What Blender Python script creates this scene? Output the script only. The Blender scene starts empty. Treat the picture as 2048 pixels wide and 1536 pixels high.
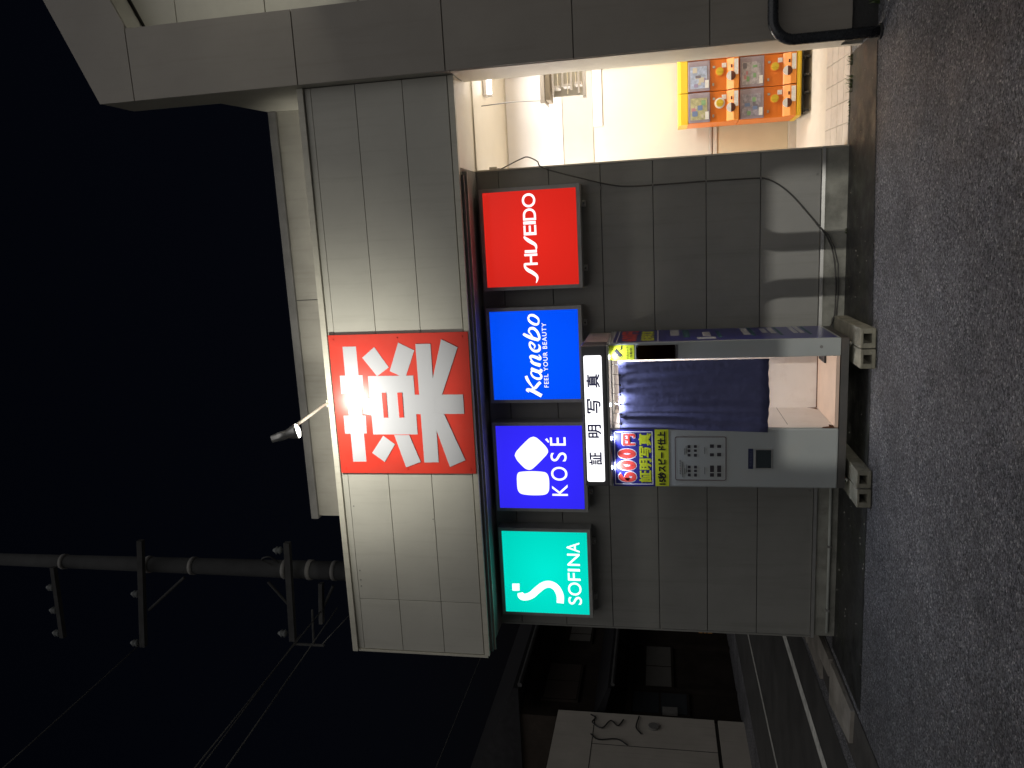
import bpy, bmesh, math, random
from mathutils import Vector, Matrix
random.seed(7)
S = bpy.context.scene
C = S.collection
R = math.radians

# ------------------------------------------------------------------ camera
cam_d = bpy.data.cameras.new('camera')
cam = bpy.data.objects.new('camera', cam_d); C.objects.link(cam)
cam_d.sensor_width = 36.0; cam_d.lens = 26.72; cam_d.clip_start = 0.05; cam_d.clip_end = 600
# the phone was held on its side: image-left is world-up
cam.matrix_world = Matrix(((-0.052193, 0.980262, 0.190687, 0.0),
                           (0.184240, 0.197122, -0.962911, 0.0),
                           (-0.981494, -0.015125, -0.190892, 1.5),
                           (0, 0, 0, 1)))
S.camera = cam

# ------------------------------------------------------------------ sky, sun, exposure
W = bpy.data.worlds.new('World'); S.world = W; W.use_nodes = True
wn = W.node_tree.nodes; wl = W.node_tree.links
bg = wn['Background']
sky = wn.new('ShaderNodeTexSky'); sky.sky_type = 'NISHITA'; sky.sun_disc = False
SUN_ROT = 205
sky.sun_elevation = R(-2.5); sky.sun_rotation = R(SUN_ROT)
tint = wn.new('ShaderNodeMix'); tint.data_type = 'RGBA'; tint.blend_type = 'MULTIPLY'; tint.inputs['Factor'].default_value = 1.0
tint.inputs['B'].default_value = (0.55, 0.68, 1.08, 1)      # deep navy of a clear night
wl.new(sky.outputs['Color'], tint.inputs['A']); wl.new(tint.outputs['Result'], bg.inputs['Color'])
bg.inputs['Strength'].default_value = 0.026
sun_d = bpy.data.lights.new('sun', 'SUN'); sun_d.energy = 0.64; sun_d.angle = R(80); sun_d.color = (1.0, 0.97, 0.95)
sun = bpy.data.objects.new('sun', sun_d); C.objects.link(sun)
# weak, broad light from high behind the viewer (street lighting bounced off the night haze)
sun.rotation_euler = Vector((-0.20, 0.60, -0.77)).to_track_quat('-Z', 'Y').to_euler()
S.view_settings.view_transform = 'Standard'; S.view_settings.look = 'None'
S.view_settings.exposure = 0.0; S.view_settings.gamma = 1.0; S.view_settings.use_curve_mapping = False
S.cycles.max_bounces = 8; S.cycles.diffuse_bounces = 4; S.cycles.glossy_bounces = 3
S.cycles.sample_clamp_indirect = 4.0
S.cycles.use_denoising = True

# ------------------------------------------------------------------ materials
MATS = {}
def mat(name, col, rough=0.6, metal=0.0, spec=0.5, var=0.0, vscale=6.0, bump=0.0, bscale=80.0, emit=None, estr=0.0,
        streak=0.0, dirt=None, dirt_amt=0.0, dirt_scale=3.0, rand=0.0, trans=0.0, coat=0.0, rvar=0.0):
    if name in MATS: return MATS[name]
    m = bpy.data.materials.new(name); m.use_nodes = True
    n = m.node_tree.nodes; l = m.node_tree.links
    b = n['Principled BSDF']
    b.inputs['Roughness'].default_value = rough; b.inputs['Metallic'].default_value = metal
    b.inputs['Specular IOR Level'].default_value = spec
    b.inputs['Coat Weight'].default_value = coat
    b.inputs['Transmission Weight'].default_value = trans
    tc = n.new('ShaderNodeTexCoord')
    out = None
    rgb = n.new('ShaderNodeRGB'); rgb.outputs[0].default_value = (*col, 1); out = rgb.outputs[0]
    def mix(a, bcol, fac, mode='MIX'):
        x = n.new('ShaderNodeMix'); x.data_type = 'RGBA'; x.blend_type = mode
        if hasattr(fac, 'is_linked'): l.new(fac, x.inputs['Factor'])
        else: x.inputs['Factor'].default_value = fac
        l.new(a, x.inputs['A'])
        if hasattr(bcol, 'is_linked'): l.new(bcol, x.inputs['B'])
        else: x.inputs['B'].default_value = (*bcol, 1)
        return x.outputs['Result']
    def noise(scale, detail=4, rough_=0.6, vec=None):
        t = n.new('ShaderNodeTexNoise'); t.inputs['Scale'].default_value = scale
        t.inputs['Detail'].default_value = detail; t.inputs['Roughness'].default_value = rough_
        l.new(vec if vec is not None else tc.outputs['Object'], t.inputs['Vector']); return t.outputs['Fac']
    def rng(f, a, b_, c, d):
        r = n.new('ShaderNodeMapRange'); l.new(f, r.inputs['Value'])
        r.inputs['From Min'].default_value = a; r.inputs['From Max'].default_value = b_
        r.inputs['To Min'].default_value = c; r.inputs['To Max'].default_value = d; return r.outputs['Result']
    if var > 0:
        f = rng(noise(vscale, 5), 0.3, 0.7, 1 - var, 1 + var)
        h = n.new('ShaderNodeHueSaturation'); l.new(out, h.inputs['Color']); l.new(f, h.inputs['Value']); out = h.outputs['Color']
    if streak > 0:   # rain streaks running down
        mp = n.new('ShaderNodeMapping'); l.new(tc.outputs['Object'], mp.inputs['Vector'])
        mp.inputs['Scale'].default_value = (9, 9, 0.5)
        out = mix(out, (col[0]*0.45, col[1]*0.43, col[2]*0.38), rng(noise(2.2, 5, 0.65, mp.outputs['Vector']), 0.52, 0.78, 0, streak))
    if dirt is not None:
        out = mix(out, dirt, rng(noise(dirt_scale, 6, 0.7), 0.5, 0.72, 0, dirt_amt))
    if rand > 0:
        oi = n.new('ShaderNodeObjectInfo')
        f = rng(oi.outputs['Random'], 0, 1, 1 - rand, 1 + rand)
        h = n.new('ShaderNodeHueSaturation'); l.new(out, h.inputs['Color']); l.new(f, h.inputs['Value']); out = h.outputs['Color']
    l.new(out, b.inputs['Base Color'])
    if rvar > 0:
        l.new(rng(noise(vscale*1.7, 4), 0.3, 0.7, max(0.02, rough-rvar), min(1, rough+rvar)), b.inputs['Roughness'])
    if bump > 0:
        bp = n.new('ShaderNodeBump'); bp.inputs['Strength'].default_value = bump; bp.inputs['Distance'].default_value = 0.01
        l.new(noise(bscale, 4), bp.inputs['Height']); l.new(bp.outputs['Normal'], b.inputs['Normal'])
    if emit is not None:
        b.inputs['Emission Color'].default_value = (*emit, 1); b.inputs['Emission Strength'].default_value = estr
    MATS[name] = m; return m

def lightbox_mat(name, col, lo=0.74, hi=1.07, center=(0,0,0), rad=0.75):
    # back-lit acrylic: tubes behind the sheet make its middle a little brighter
    m = bpy.data.materials.new(name); m.use_nodes = True
    n = m.node_tree.nodes; l = m.node_tree.links; b = n['Principled BSDF']
    b.inputs['Base Color'].default_value = (*[c*0.5 for c in col], 1); b.inputs['Roughness'].default_value = 0.18
    tc = n.new('ShaderNodeTexCoord'); sb = n.new('ShaderNodeVectorMath'); sb.operation = 'DISTANCE'
    l.new(tc.outputs['Object'], sb.inputs[0]); sb.inputs[1].default_value = center
    r = n.new('ShaderNodeMapRange'); r.inputs['From Min'].default_value = 0; r.inputs['From Max'].default_value = rad
    r.inputs['To Min'].default_value = hi; r.inputs['To Max'].default_value = lo; l.new(sb.outputs['Value'], r.inputs['Value'])
    b.inputs['Emission Color'].default_value = (*col, 1); l.new(r.outputs['Result'], b.inputs['Emission Strength'])
    return m

# ------------------------------------------------------------------ mesh helpers
class MB:
    def __init__(s): s.v = []; s.f = []
    def add(s, vs, fs):
        k = len(s.v); s.v += [tuple(p) for p in vs]; s.f += [tuple(i + k for i in q) for q in fs]; return s
    def box(s, x0, x1, y0, y1, z0, z1):
        return s.add([(x0,y0,z0),(x1,y0,z0),(x1,y1,z0),(x0,y1,z0),(x0,y0,z1),(x1,y0,z1),(x1,y1,z1),(x0,y1,z1)],
              [(3,2,1,0),(4,5,6,7),(0,1,5,4),(1,2,6,5),(2,3,7,6),(3,0,4,7)])
    def cbox(s, x0, x1, y0, y1, z0, z1, c):
        """box with its edges chamfered by c"""
        bm = bmesh.new(); bmesh.ops.create_cube(bm, size=1)
        for v in bm.verts:
            v.co = Vector(((x0+x1)/2 + v.co.x*(x1-x0), (y0+y1)/2 + v.co.y*(y1-y0), (z0+z1)/2 + v.co.z*(z1-z0)))
        bmesh.ops.bevel(bm, geom=bm.edges[:], offset=c, segments=2, affect='EDGES', profile=0.5)
        bm.verts.index_update()
        s.add([v.co[:] for v in bm.verts], [[v.index for v in f.verts] for f in bm.faces]); bm.free(); return s
    def prism(s, poly, O, A, B, N, t):
        """polygon of (a,b) in the frame O + aA + bB, from depth 0 to t along N"""
        O, A, B, N = map(Vector, (O, A, B, N))
        area = sum(poly[i][0]*poly[(i+1) % len(poly)][1] - poly[(i+1) % len(poly)][0]*poly[i][1] for i in range(len(poly)))
        if (area > 0) != (A.cross(B).dot(N) > 0): poly = poly[::-1]
        n = len(poly)
        bot = [O + A*a + B*b for a, b in poly]; top = [p + N*t for p in bot]
        return s.add(bot + top, [tuple(range(n))[::-1], tuple(range(n, 2*n))] + [(i, (i+1) % n, n+(i+1) % n, n+i) for i in range(n)])
    def fprism(s, poly, y, t):          # polygon in (x,z), facing -Y, front at y-t
        return s.prism(poly, (0, y, 0), (1,0,0), (0,0,1), (0,-1,0), t)
    def tube(s, pts, r, seg=10, cap=True):
        pts = [Vector(p) for p in pts]; rs = r if isinstance(r, (list, tuple)) else [r]*len(pts)
        rings = []; up = None
        for i, p in enumerate(pts):
            d = (pts[min(i+1, len(pts)-1)] - pts[max(i-1, 0)]).normalized()
            if up is None: up = d.orthogonal().normalized()
            up = (up - d*up.dot(d)).normalized(); w = d.cross(up)
            rings.append([p + (up*math.cos(2*math.pi*k/seg) + w*math.sin(2*math.pi*k/seg))*rs[i] for k in range(seg)])
        vs = [q for g in rings for q in g]; fs = []
        for i in range(len(rings)-1):
            for k in range(seg):
                a = i*seg+k; b = i*seg+(k+1) % seg; fs.append((a, b, b+seg, a+seg))
        if cap: fs += [tuple(range(seg))[::-1], tuple(range(len(vs)-seg, len(vs)))]
        return s.add(vs, fs)
    def disc(s, c, N, A, r, t, seg=20, a0=0, a1=360):
        N = Vector(N); A = Vector(A); B = N.cross(A)
        poly = [(r*math.cos(R(a0+(a1-a0)*k/seg)), r*math.sin(R(a0+(a1-a0)*k/seg))) for k in range(seg + (0 if a1-a0 == 360 else 1))]
        return s.prism(poly, c, A, B, N, t)
    def build(s, name, m, parent=None, smooth=False):
        me = bpy.data.meshes.new(name); me.from_pydata(s.v, [], s.f); me.update()
        if m is not None: me.materials.append(m)
        if smooth:
            for p in me.polygons: p.use_smooth = True
        o = bpy.data.objects.new(name, me); C.objects.link(o)
        if parent is not None: o.parent = parent; o.matrix_parent_inverse = parent.matrix_world.inverted() if parent.type != 'EMPTY' else Matrix.Translation(-parent.location)
        return o

def box(name, m, parent, x0, x1, y0, y1, z0, z1, c=0):
    mb = MB(); (mb.cbox(x0,x1,y0,y1,z0,z1,c) if c else mb.box(x0,x1,y0,y1,z0,z1)); return mb.build(name, m, parent)
def tag(o, label, cat, group=None):
    o['label'] = label; o['category'] = cat
    if group: o['group'] = group
    return o
def thing(name, label, cat, loc=(0,0,0), group=None):
    o = bpy.data.objects.new(name, None); o.location = loc; o.empty_display_size = 0.1; C.objects.link(o)
    return tag(o, label, cat, group)
def struct(o): o['kind'] = 'structure'; return o
def catmull(pts, n=6):
    P = [Vector(p) for p in pts]; P = [P[0]*2-P[1]] + P + [P[-1]*2-P[-2]]; out = []
    for i in range(1, len(P)-2):
        for k in range(n):
            t = k/n; a, b, c, d = P[i-1:i+3]
            out.append(0.5*((2*b) + (c-a)*t + (2*a-5*b+4*c-d)*t*t + (3*b-a-3*c+d)*t**3))
    return out + [P[-2]]
def stroke(mb, pts, ws, y, t, n=6):
    """brush stroke of varying width through (x,z) points, printed on a face looking to -Y"""
    q = catmull([(p[0], p[1], w) for p, w in zip(pts, ws)], n)
    L = []; Rr = []
    for i, p in enumerate(q):
        d = (q[min(i+1, len(q)-1)] - q[max(i-1, 0)]); d = Vector((d.x, d.y)).normalized(); nn = Vector((-d.y, d.x))
        w = max(p.z, 0.002)/2; L.append((p.x+nn.x*w, p.y+nn.y*w)); Rr.append((p.x-nn.x*w, p.y-nn.y*w))
    for i in range(len(q)-1):
        mb.add([(L[i][0], y-t, L[i][1]), (Rr[i][0], y-t, Rr[i][1]), (Rr[i+1][0], y-t, Rr[i+1][1]), (L[i+1][0], y-t, L[i+1][1])], [(0,1,2,3)])

FRONT = ((1,0,0), (0,0,1), (0,-1,0))
SIDE = ((0,1,0), (0,0,1), (1,0,0))
def lettering(name, body, rect, depth, m, parent, basis=FRONT, bold=0.0, ext=0.0012, spacing=1.0, shear=0.0, fat=0.0):
    """flat letters fitted into rect=(a0,a1,b0,b1) on the plane N*depth"""
    cu = bpy.data.curves.new(name, 'FONT'); cu.body = body; cu.offset = bold; cu.space_character = spacing; cu.shear = shear
    cu.resolution_u = 6
    o = bpy.data.objects.new(name, cu); C.objects.link(o)
    bpy.context.view_layer.update()
    me = bpy.data.meshes.new_from_object(o.evaluated_get(bpy.context.evaluated_depsgraph_get()))
    bpy.data.objects.remove(o); bpy.data.curves.remove(cu)
    xs = [v.co.x for v in me.vertices]; ys = [v.co.y for v in me.vertices]
    x0, x1, y0, y1 = min(xs), max(xs), min(ys), max(ys)
    A, B, N = map(Vector, basis)
    for v in me.vertices:
        a = rect[0] + (v.co.x-x0)/(x1-x0)*(rect[1]-rect[0]); b = rect[2] + (v.co.y-y0)/(y1-y0)*(rect[3]-rect[2])
        v.co = A*a + B*b + N*(depth+ext)
    if fat > 0:      # heavier weight: the outline repeated a little to every side, each copy a hair deeper
        vv = [v.co.copy() for v in me.vertices]; ff = [tuple(p.vertices) for p in me.polygons]; V = []; F = []
        for k in range(9):
            da = 0 if k == 0 else math.cos(k*math.pi/4)*fat; db = 0 if k == 0 else math.sin(k*math.pi/4)*fat
            o_ = len(V); V += [p + A*da + B*db - N*(0.00008*k) for p in vv]; F += [tuple(i+o_ for i in q) for q in ff]
        me = bpy.data.meshes.new(name); me.from_pydata(V, [], F)
    me.name = name; me.materials.clear(); me.materials.append(m)
    q = bpy.data.objects.new(name, me); C.objects.link(q)
    if parent is not None: q.parent = parent; q.matrix_parent_inverse = Matrix.Translation(-parent.location) if parent.type == 'EMPTY' else parent.matrix_world.inverted()
    return q
def lamp(name, kind, loc, energy, color, aim=None, parent=None, falloff=None, beam=None, **kw):
    d = bpy.data.lights.new(name, kind); d.energy = energy; d.color = color
    for k, v in kw.items(): setattr(d, k, v)
    o = bpy.data.objects.new(name, d); o.location = loc; C.objects.link(o)
    if kind == 'SPOT' and falloff:
        d.use_nodes = True; nn = d.node_tree.nodes; em = nn['Emission']; fo = nn.new('ShaderNodeLightFalloff'); fo.inputs['Strength'].default_value = 1.0
        lk = d.node_tree.links; last = fo.outputs[falloff]
        if beam:     # reflector throws a wide, flat beam: little light goes steeply up or down
            tc = nn.new('ShaderNodeTexCoord'); sx = nn.new('ShaderNodeSeparateXYZ'); lk.new(tc.outputs['Normal'], sx.inputs[0])
            az = nn.new('ShaderNodeMath'); az.operation = 'ABSOLUTE'; lk.new(sx.outputs['Z'], az.inputs[0])
            dv = nn.new('ShaderNodeMath'); dv.operation = 'DIVIDE'; lk.new(sx.outputs['Y'], dv.inputs[0]); lk.new(az.outputs[0], dv.inputs[1])
            for a, b_ in (beam[:2], beam[2:]):
                mr = nn.new('ShaderNodeMapRange'); mr.interpolation_type = 'SMOOTHSTEP'; lk.new(dv.outputs[0], mr.inputs['Value'])
                mr.inputs['From Min'].default_value = a; mr.inputs['From Max'].default_value = b_
                mu = nn.new('ShaderNodeMath'); mu.operation = 'MULTIPLY'; lk.new(last, mu.inputs[0]); lk.new(mr.outputs['Result'], mu.inputs[1]); last = mu.outputs[0]
        lk.new(last, em.inputs['Strength'])
    if aim is not None: o.rotation_euler = (Vector(aim)-Vector(loc)).to_track_quat('-Z', 'Y').to_euler()
    if parent is not None: o.parent = parent; o.matrix_parent_inverse = Matrix.Translation(-parent.location)
    return o

# ================================================================== palette
def asphalt_mat():
    m = bpy.data.materials.new('asphalt'); m.use_nodes = True
    n = m.node_tree.nodes; l = m.node_tree.links; b = n['Principled BSDF']
    tc = n.new('ShaderNodeTexCoord')
    def noise(s, d=4, r=0.6):
        t = n.new('ShaderNodeTexNoise'); t.inputs['Scale'].default_value = s; t.inputs['Detail'].default_value = d
        t.inputs['Roughness'].default_value = r; l.new(tc.outputs['Object'], t.inputs['Vector']); return t.outputs['Fac']
    def rng(f, a, b_, c, d):
        r = n.new('ShaderNodeMapRange'); l.new(f, r.inputs['Value'])
        for k, v in zip(('From Min','From Max','To Min','To Max'), (a, b_, c, d)): r.inputs[k].default_value = v
        return r.outputs['Result']
    vo = n.new('ShaderNodeTexVoronoi'); vo.inputs['Scale'].default_value = 98; l.new(tc.outputs['Object'], vo.inputs['Vector'])
    vo2 = n.new('ShaderNodeTexVoronoi'); vo2.inputs['Scale'].default_value = 230; l.new(tc.outputs['Object'], vo2.inputs['Vector'])
    # aggregate stones, each with its own grey, worn patches between
    sep = n.new('ShaderNodeSeparateColor'); l.new(vo.outputs['Color'], sep.inputs['Color'])
    ramp = n.new('ShaderNodeValToRGB'); l.new(sep.outputs['Red'], ramp.inputs['Fac'])
    e = ramp.color_ramp.elements
    e[0].position = 0.0; e[0].color = (0.050, 0.050, 0.056, 1); e[1].position = 0.93; e[1].color = (0.33, 0.33, 0.355, 1)
    k = e.new(0.988); k.color = (0.62, 0.61, 0.61, 1)
    h = n.new('ShaderNodeHueSaturation'); l.new(ramp.outputs['Color'], h.inputs['Color'])
    l.new(rng(noise(0.8, 7, 0.66), 0.3, 0.7, 0.62, 1.38), h.inputs['Value'])
    # fine-sand worn strip near the kerb comes from a second broad noise
    mx = n.new('ShaderNodeMix'); mx.data_type = 'RGBA'; l.new(h.outputs['Color'], mx.inputs['A']); mx.inputs['B'].default_value = (0.085, 0.08, 0.078, 1)
    l.new(rng(noise(9, 5, 0.7), 0.52, 0.75, 0, 0.55), mx.inputs['Factor'])
    # tar-filled cracks and old stains
    wv = n.new('ShaderNodeVectorMath'); wv.operation = 'ADD'; nz = n.new('ShaderNodeTexNoise'); nz.inputs['Scale'].default_value = 3.0; nz.inputs['Detail'].default_value = 5
    l.new(tc.outputs['Object'], nz.inputs['Vector']); sc_ = n.new('ShaderNodeVectorMath'); sc_.operation = 'SCALE'; sc_.inputs['Scale'].default_value = 0.55
    l.new(nz.outputs['Color'], sc_.inputs[0]); l.new(tc.outputs['Object'], wv.inputs[0]); l.new(sc_.outputs['Vector'], wv.inputs[1])
    ce = n.new('ShaderNodeTexVoronoi'); ce.feature = 'DISTANCE_TO_EDGE'; ce.inputs['Scale'].default_value = 0.55; l.new(wv.outputs['Vector'], ce.inputs['Vector'])
    cr = rng(ce.outputs['Distance'], 0.0, 0.007, 0.40, 0.0)
    gate = rng(noise(0.9, 3), 0.47, 0.58, 0.0, 1.0)
    mu = n.new('ShaderNodeMath'); mu.operation = 'MULTIPLY'; l.new(cr, mu.inputs[0]); l.new(gate, mu.inputs[1])
    mx2 = n.new('ShaderNodeMix'); mx2.data_type = 'RGBA'; l.new(mx.outputs['Result'], mx2.inputs['A']); mx2.inputs['B'].default_value = (0.022, 0.022, 0.024, 1); l.new(mu.outputs[0], mx2.inputs['Factor'])
    mx3 = n.new('ShaderNodeMix'); mx3.data_type = 'RGBA'; l.new(mx2.outputs['Result'], mx3.inputs['A']); mx3.inputs['B'].default_value = (0.035, 0.034, 0.036, 1)
    l.new(rng(noise(2.3, 3, 0.5), 0.64, 0.74, 0.0, 0.35), mx3.inputs['Factor'])
    l.new(mx3.outputs['Result'], b.inputs['Base Color'])
    l.new(rng(noise(2.4, 5), 0.35, 0.7, 0.42, 0.8), b.inputs['Roughness'])
    ad = n.new('ShaderNodeMath'); ad.operation = 'ADD'
    l.new(rng(vo.outputs['Distance'], 0, 0.7, 1.0, 0), ad.inputs[0]); l.new(rng(vo2.outputs['Distance'], 0, 0.7, 0.45, 0), ad.inputs[1])
    ad2 = n.new('ShaderNodeMath'); ad2.operation = 'ADD'; l.new(ad.outputs[0], ad2.inputs[0]); l.new(noise(40, 5), ad2.inputs[1])
    bp = n.new('ShaderNodeBump'); bp.inputs['Strength'].default_value = 1.0; bp.inputs['Distance'].default_value = 0.016
    l.new(ad2.outputs[0], bp.inputs['Height']); l.new(bp.outputs['Normal'], b.inputs['Normal'])
    return m
M_asph = asphalt_mat()
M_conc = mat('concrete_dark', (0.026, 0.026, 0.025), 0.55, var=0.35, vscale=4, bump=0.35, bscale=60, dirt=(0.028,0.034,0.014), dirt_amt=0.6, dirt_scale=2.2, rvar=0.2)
M_base = mat('concrete_base', (0.27, 0.27, 0.235), 0.85, var=0.3, vscale=5, bump=0.3, bscale=70, dirt=(0.06,0.06,0.05), dirt_amt=0.7, dirt_scale=3)
M_panel = mat('siding_grey', (0.225, 0.224, 0.206), 0.48, var=0.06, vscale=3, bump=0.04, bscale=160, streak=0.28, rand=0.03)
M_gap = mat('panel_joint', (0.055, 0.055, 0.05), 0.8)
M_fascia = mat('fascia_enamel', (0.49, 0.48, 0.42), 0.42, var=0.08, vscale=1.3, bump=0.03, bscale=120, streak=0.20, rand=0.03)
M_trim = mat('trim_cream', (0.58, 0.56, 0.47), 0.4, var=0.08, vscale=8, streak=0.3)
M_soffit = mat('soffit_metal', (0.24, 0.23, 0.215), 0.8, metal=0.0, spec=0.2, var=0.15, vscale=5)
M_tower = mat('tower_cladding', (0.29, 0.266, 0.228), 0.40, var=0.07, vscale=2, bump=0.03, bscale=120, streak=0.18, rand=0.03)
M_tside = mat('tower_side', (0.40, 0.385, 0.33), 0.5, var=0.08, vscale=4)
M_parap = mat('parapet_render', (0.33, 0.315, 0.27), 0.7, var=0.12, vscale=3, streak=0.35)
M_cap = mat('coping_metal', (0.20, 0.195, 0.185), 0.7, metal=0.0, spec=0.2, var=0.15, vscale=6)
M_cream = mat('interior_cream', (0.72, 0.665, 0.565), 0.38, var=0.04, vscale=3)
M_white = mat('interior_white', (0.74, 0.70, 0.68), 0.35, var=0.03)
M_beige = mat('interior_beige', (0.56, 0.525, 0.455), 0.45, var=0.03)
M_lowerp = mat('interior_lower', (0.72, 0.63, 0.44), 0.45, var=0.03)
M_tile = mat('floor_tile', (0.60, 0.535, 0.475), 0.45, var=0.08, vscale=10, rand=0.06, dirt=(0.3,0.25,0.2), dirt_amt=0.4, dirt_scale=6)
M_grout = mat('tile_joint', (0.30, 0.25, 0.21), 0.9, var=0.2)
M_alu = mat('aluminium', (0.50, 0.50, 0.48), 0.35, metal=0.7, var=0.1, vscale=8)
M_frame = mat('sign_case_metal', (0.42, 0.42, 0.40), 0.4, metal=0.3, var=0.12, vscale=10)
M_steel = mat('bright_bolt', (0.7, 0.7, 0.68), 0.22, metal=1.0)
M_rubber = mat('black_rubber', (0.02, 0.02, 0.02), 0.5)
M_glyph = mat('lit_white_letter', (0.8,0.8,0.8), 0.3, emit=(1,1,1), estr=1.15)

# ================================================================== ground
def sheet(name, m, poly, z):
    return MB().add([(x, y, z) for x, y in poly], [tuple(range(len(poly)))]).build(name, m)
struct(sheet('ground', M_asph, [(-140,-60),(140,-60),(140,160),(-140,160)], 0.0))
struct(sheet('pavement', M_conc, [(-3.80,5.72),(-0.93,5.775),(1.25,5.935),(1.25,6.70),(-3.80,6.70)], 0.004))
M_road = mat('road_asphalt', (0.055, 0.054, 0.052), 0.7, var=0.3, vscale=2, bump=0.4, bscale=90)
struct(sheet('road', M_road, [(-8.6,-40),(-4.55,-40),(-4.45,60),(-8.6,60)], 0.004))
M_paint = mat('road_paint', (0.62,0.62,0.58), 0.7, var=0.2, vscale=7, dirt=(0.12,0.12,0.11), dirt_amt=0.7, dirt_scale=9)
M_paint2 = mat('road_paint_worn', (0.40,0.40,0.37), 0.7, var=0.25, vscale=7, dirt=(0.1,0.1,0.09), dirt_amt=0.8, dirt_scale=8)
struct(sheet('road_marking', M_paint, [(-5.24,2),(-5.09,2),(-4.95,24),(-5.10,24)], 0.009))
struct(sheet('road_marking', M_paint2, [(-7.42,2),(-7.32,2),(-7.10,24),(-7.20,24)], 0.009))
# gutter of precast pieces beside the side road
M_gut = mat('gutter_concrete', (0.26, 0.24, 0.21), 0.85, var=0.22, vscale=5, bump=0.3, bscale=60, rand=0.12, dirt=(0.1,0.09,0.075), dirt_amt=0.6)
gut = struct(MB().box(-4.30,-3.86,5.0,12,-0.2,0.010).build('kerb', mat('gutter_bed', (0.06,0.055,0.05), 0.9, var=0.3)))
GP = [[(-3.87,5.84),(-4.17,5.86),(-4.29,6.60),(-3.89,6.60)], [(-3.88,6.62),(-4.05,6.62),(-4.10,7.10),(-3.90,7.12)],
      [(-3.90,7.14),(-4.30,6.98),(-4.30,7.60),(-3.92,7.6)], [(-3.92,7.62),(-4.30,7.62),(-4.30,8.3),(-3.92,8.3)]]
for i, p in enumerate(GP):
    MB().prism(p, (0,0,0.005), (1,0,0), (0,1,0), (0,0,1), 0.035 + 0.006*(i % 2)).build('kerb_stone', M_gut, gut)

# ================================================================== the drugstore building
D = 6.642      # wall plane
store = thing('store_building', 'grey panelled drugstore with long lit fascia, open bright entrance and tall corner tower', 'building', (-1.5, 7, 0))
box('wall_core', M_gap, store, -3.66, 0.555, D+0.012, D+0.11, 0.0, 3.04)
zs = [0.205, 0.670, 1.101, 1.532, 1.966, 2.405, 2.840, 3.04]
for i in range(len(zs)-1):
    z0 = zs[i] + 0.003; z1 = zs[i+1] - 0.003
    box('wall_panel', M_panel, store, -3.665, 0.558, D, D+0.03, z0, z1, 0.0025)
box('corner_trim', M_panel, store, -3.682, -3.666, D-0.004, D+0.10, 0.205, 3.04)
box('jamb_trim', mat('jamb_cream', (0.62,0.57,0.47), 0.4), store, 0.559, 0.572, D-0.003, D+0.115, 0.0, 3.035)
box('sill_strip', M_alu, store, -3.675, 0.565, D-0.022, D+0.02, 0.178, 0.204)
box('concrete_base', M_base, store, -3.66, 0.556, D-0.006, D+0.05, 0.0, 0.177)
for x in (0.36, -0.95, -2.3):
    b_ = MB(); b_.disc((x, D-0.001, 0.235), (0,-1,0), (1,0,0), 0.008, 0.006, 8); b_.build('screw', M_cap, store)
# building mass behind
M_mass = mat('rear_wall', (0.18,0.175,0.16), 0.8, var=0.1)
mass = MB().box(-3.66,-0.66, D+0.115, 8.28, 0, 4.2).box(-3.66, 4.5, 8.29, 15, 0, 4.2).box(2.46, 4.5, 7.0, 8.28, 0, 4.2)
mass.build('rear_wall', M_mass, store)
box('roof_slab', M_mass, store, -3.66, 4.5, D+0.12, 15, 4.201, 4.30)

# canopy / fascia
CY = 6.06; ZB = 3.04; ZT = 4.335
can = box('canopy', M_gap, store, -3.685, 1.25, CY+0.012, D+0.3, ZB+0.03, ZT-0.03)
rows = [(3.091, 3.453), (3.457, 3.848), (3.852, 4.225)]
for z0, z1 in rows:
    box('fascia_panel', M_fascia, can, -3.178, 1.250, CY, CY+0.03, z0, z1, 0.0025)
    box('fascia_panel', M_fascia, can, -3.678, -3.182, CY, CY+0.03, z0, z1, 0.0025)
box('fascia_panel', M_fascia, can, -3.678, 1.250, CY+0.002, CY+0.03, 4.229, 4.282, 0.002)
box('cap_trim', M_trim, can, -3.70, 1.252, CY-0.022, CY+0.10, 4.286, ZT)
box('end_trim', M_trim, can, -3.702, -3.684, CY-0.012, CY+0.20, ZB+0.01, 4.284)
box('end_panel', M_fascia, can, -3.697, -3.687, CY+0.205, D+0.3, ZB+0.01, 4.284)
box('bottom_trim', M_trim, can, -3.683, 1.250, CY-0.012, CY+0.028, 3.035, 3.081)
box('drip_channel', M_cap, can, -3.66, 0.50, CY+0.030, CY+0.075, 3.012, 3.040)
box('drip_rail', M_trim, can, -3.67, 0.53, CY+0.080, CY+0.092, 2.995, 3.040)
box('soffit', M_soffit, can, -3.68, 0.556, CY+0.03, D-0.002, 3.041, 3.066)
lr = 0
while lr < 9:
    x = random.uniform(-3.3, 0.9); lr += 1
    MB().disc((x, CY, random.choice((3.47, 3.865, 4.20))), (0,-1,0), (1,0,0), 0.006, 0.003, 8).build('rivet', M_cap, can)

# parapet behind the fascia
par = box('parapet', M_parap, store, -2.735, 1.2585, 6.955, 7.25, 4.0, 4.985)
box('coping', M_cap, par, -2.765, 1.2585, 6.925, 7.28, 4.986, 5.065, 0.006)
box('parapet_joint', M_gap, par, -0.512, -0.506, 6.951, 6.956, 4.3, 4.985)

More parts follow.
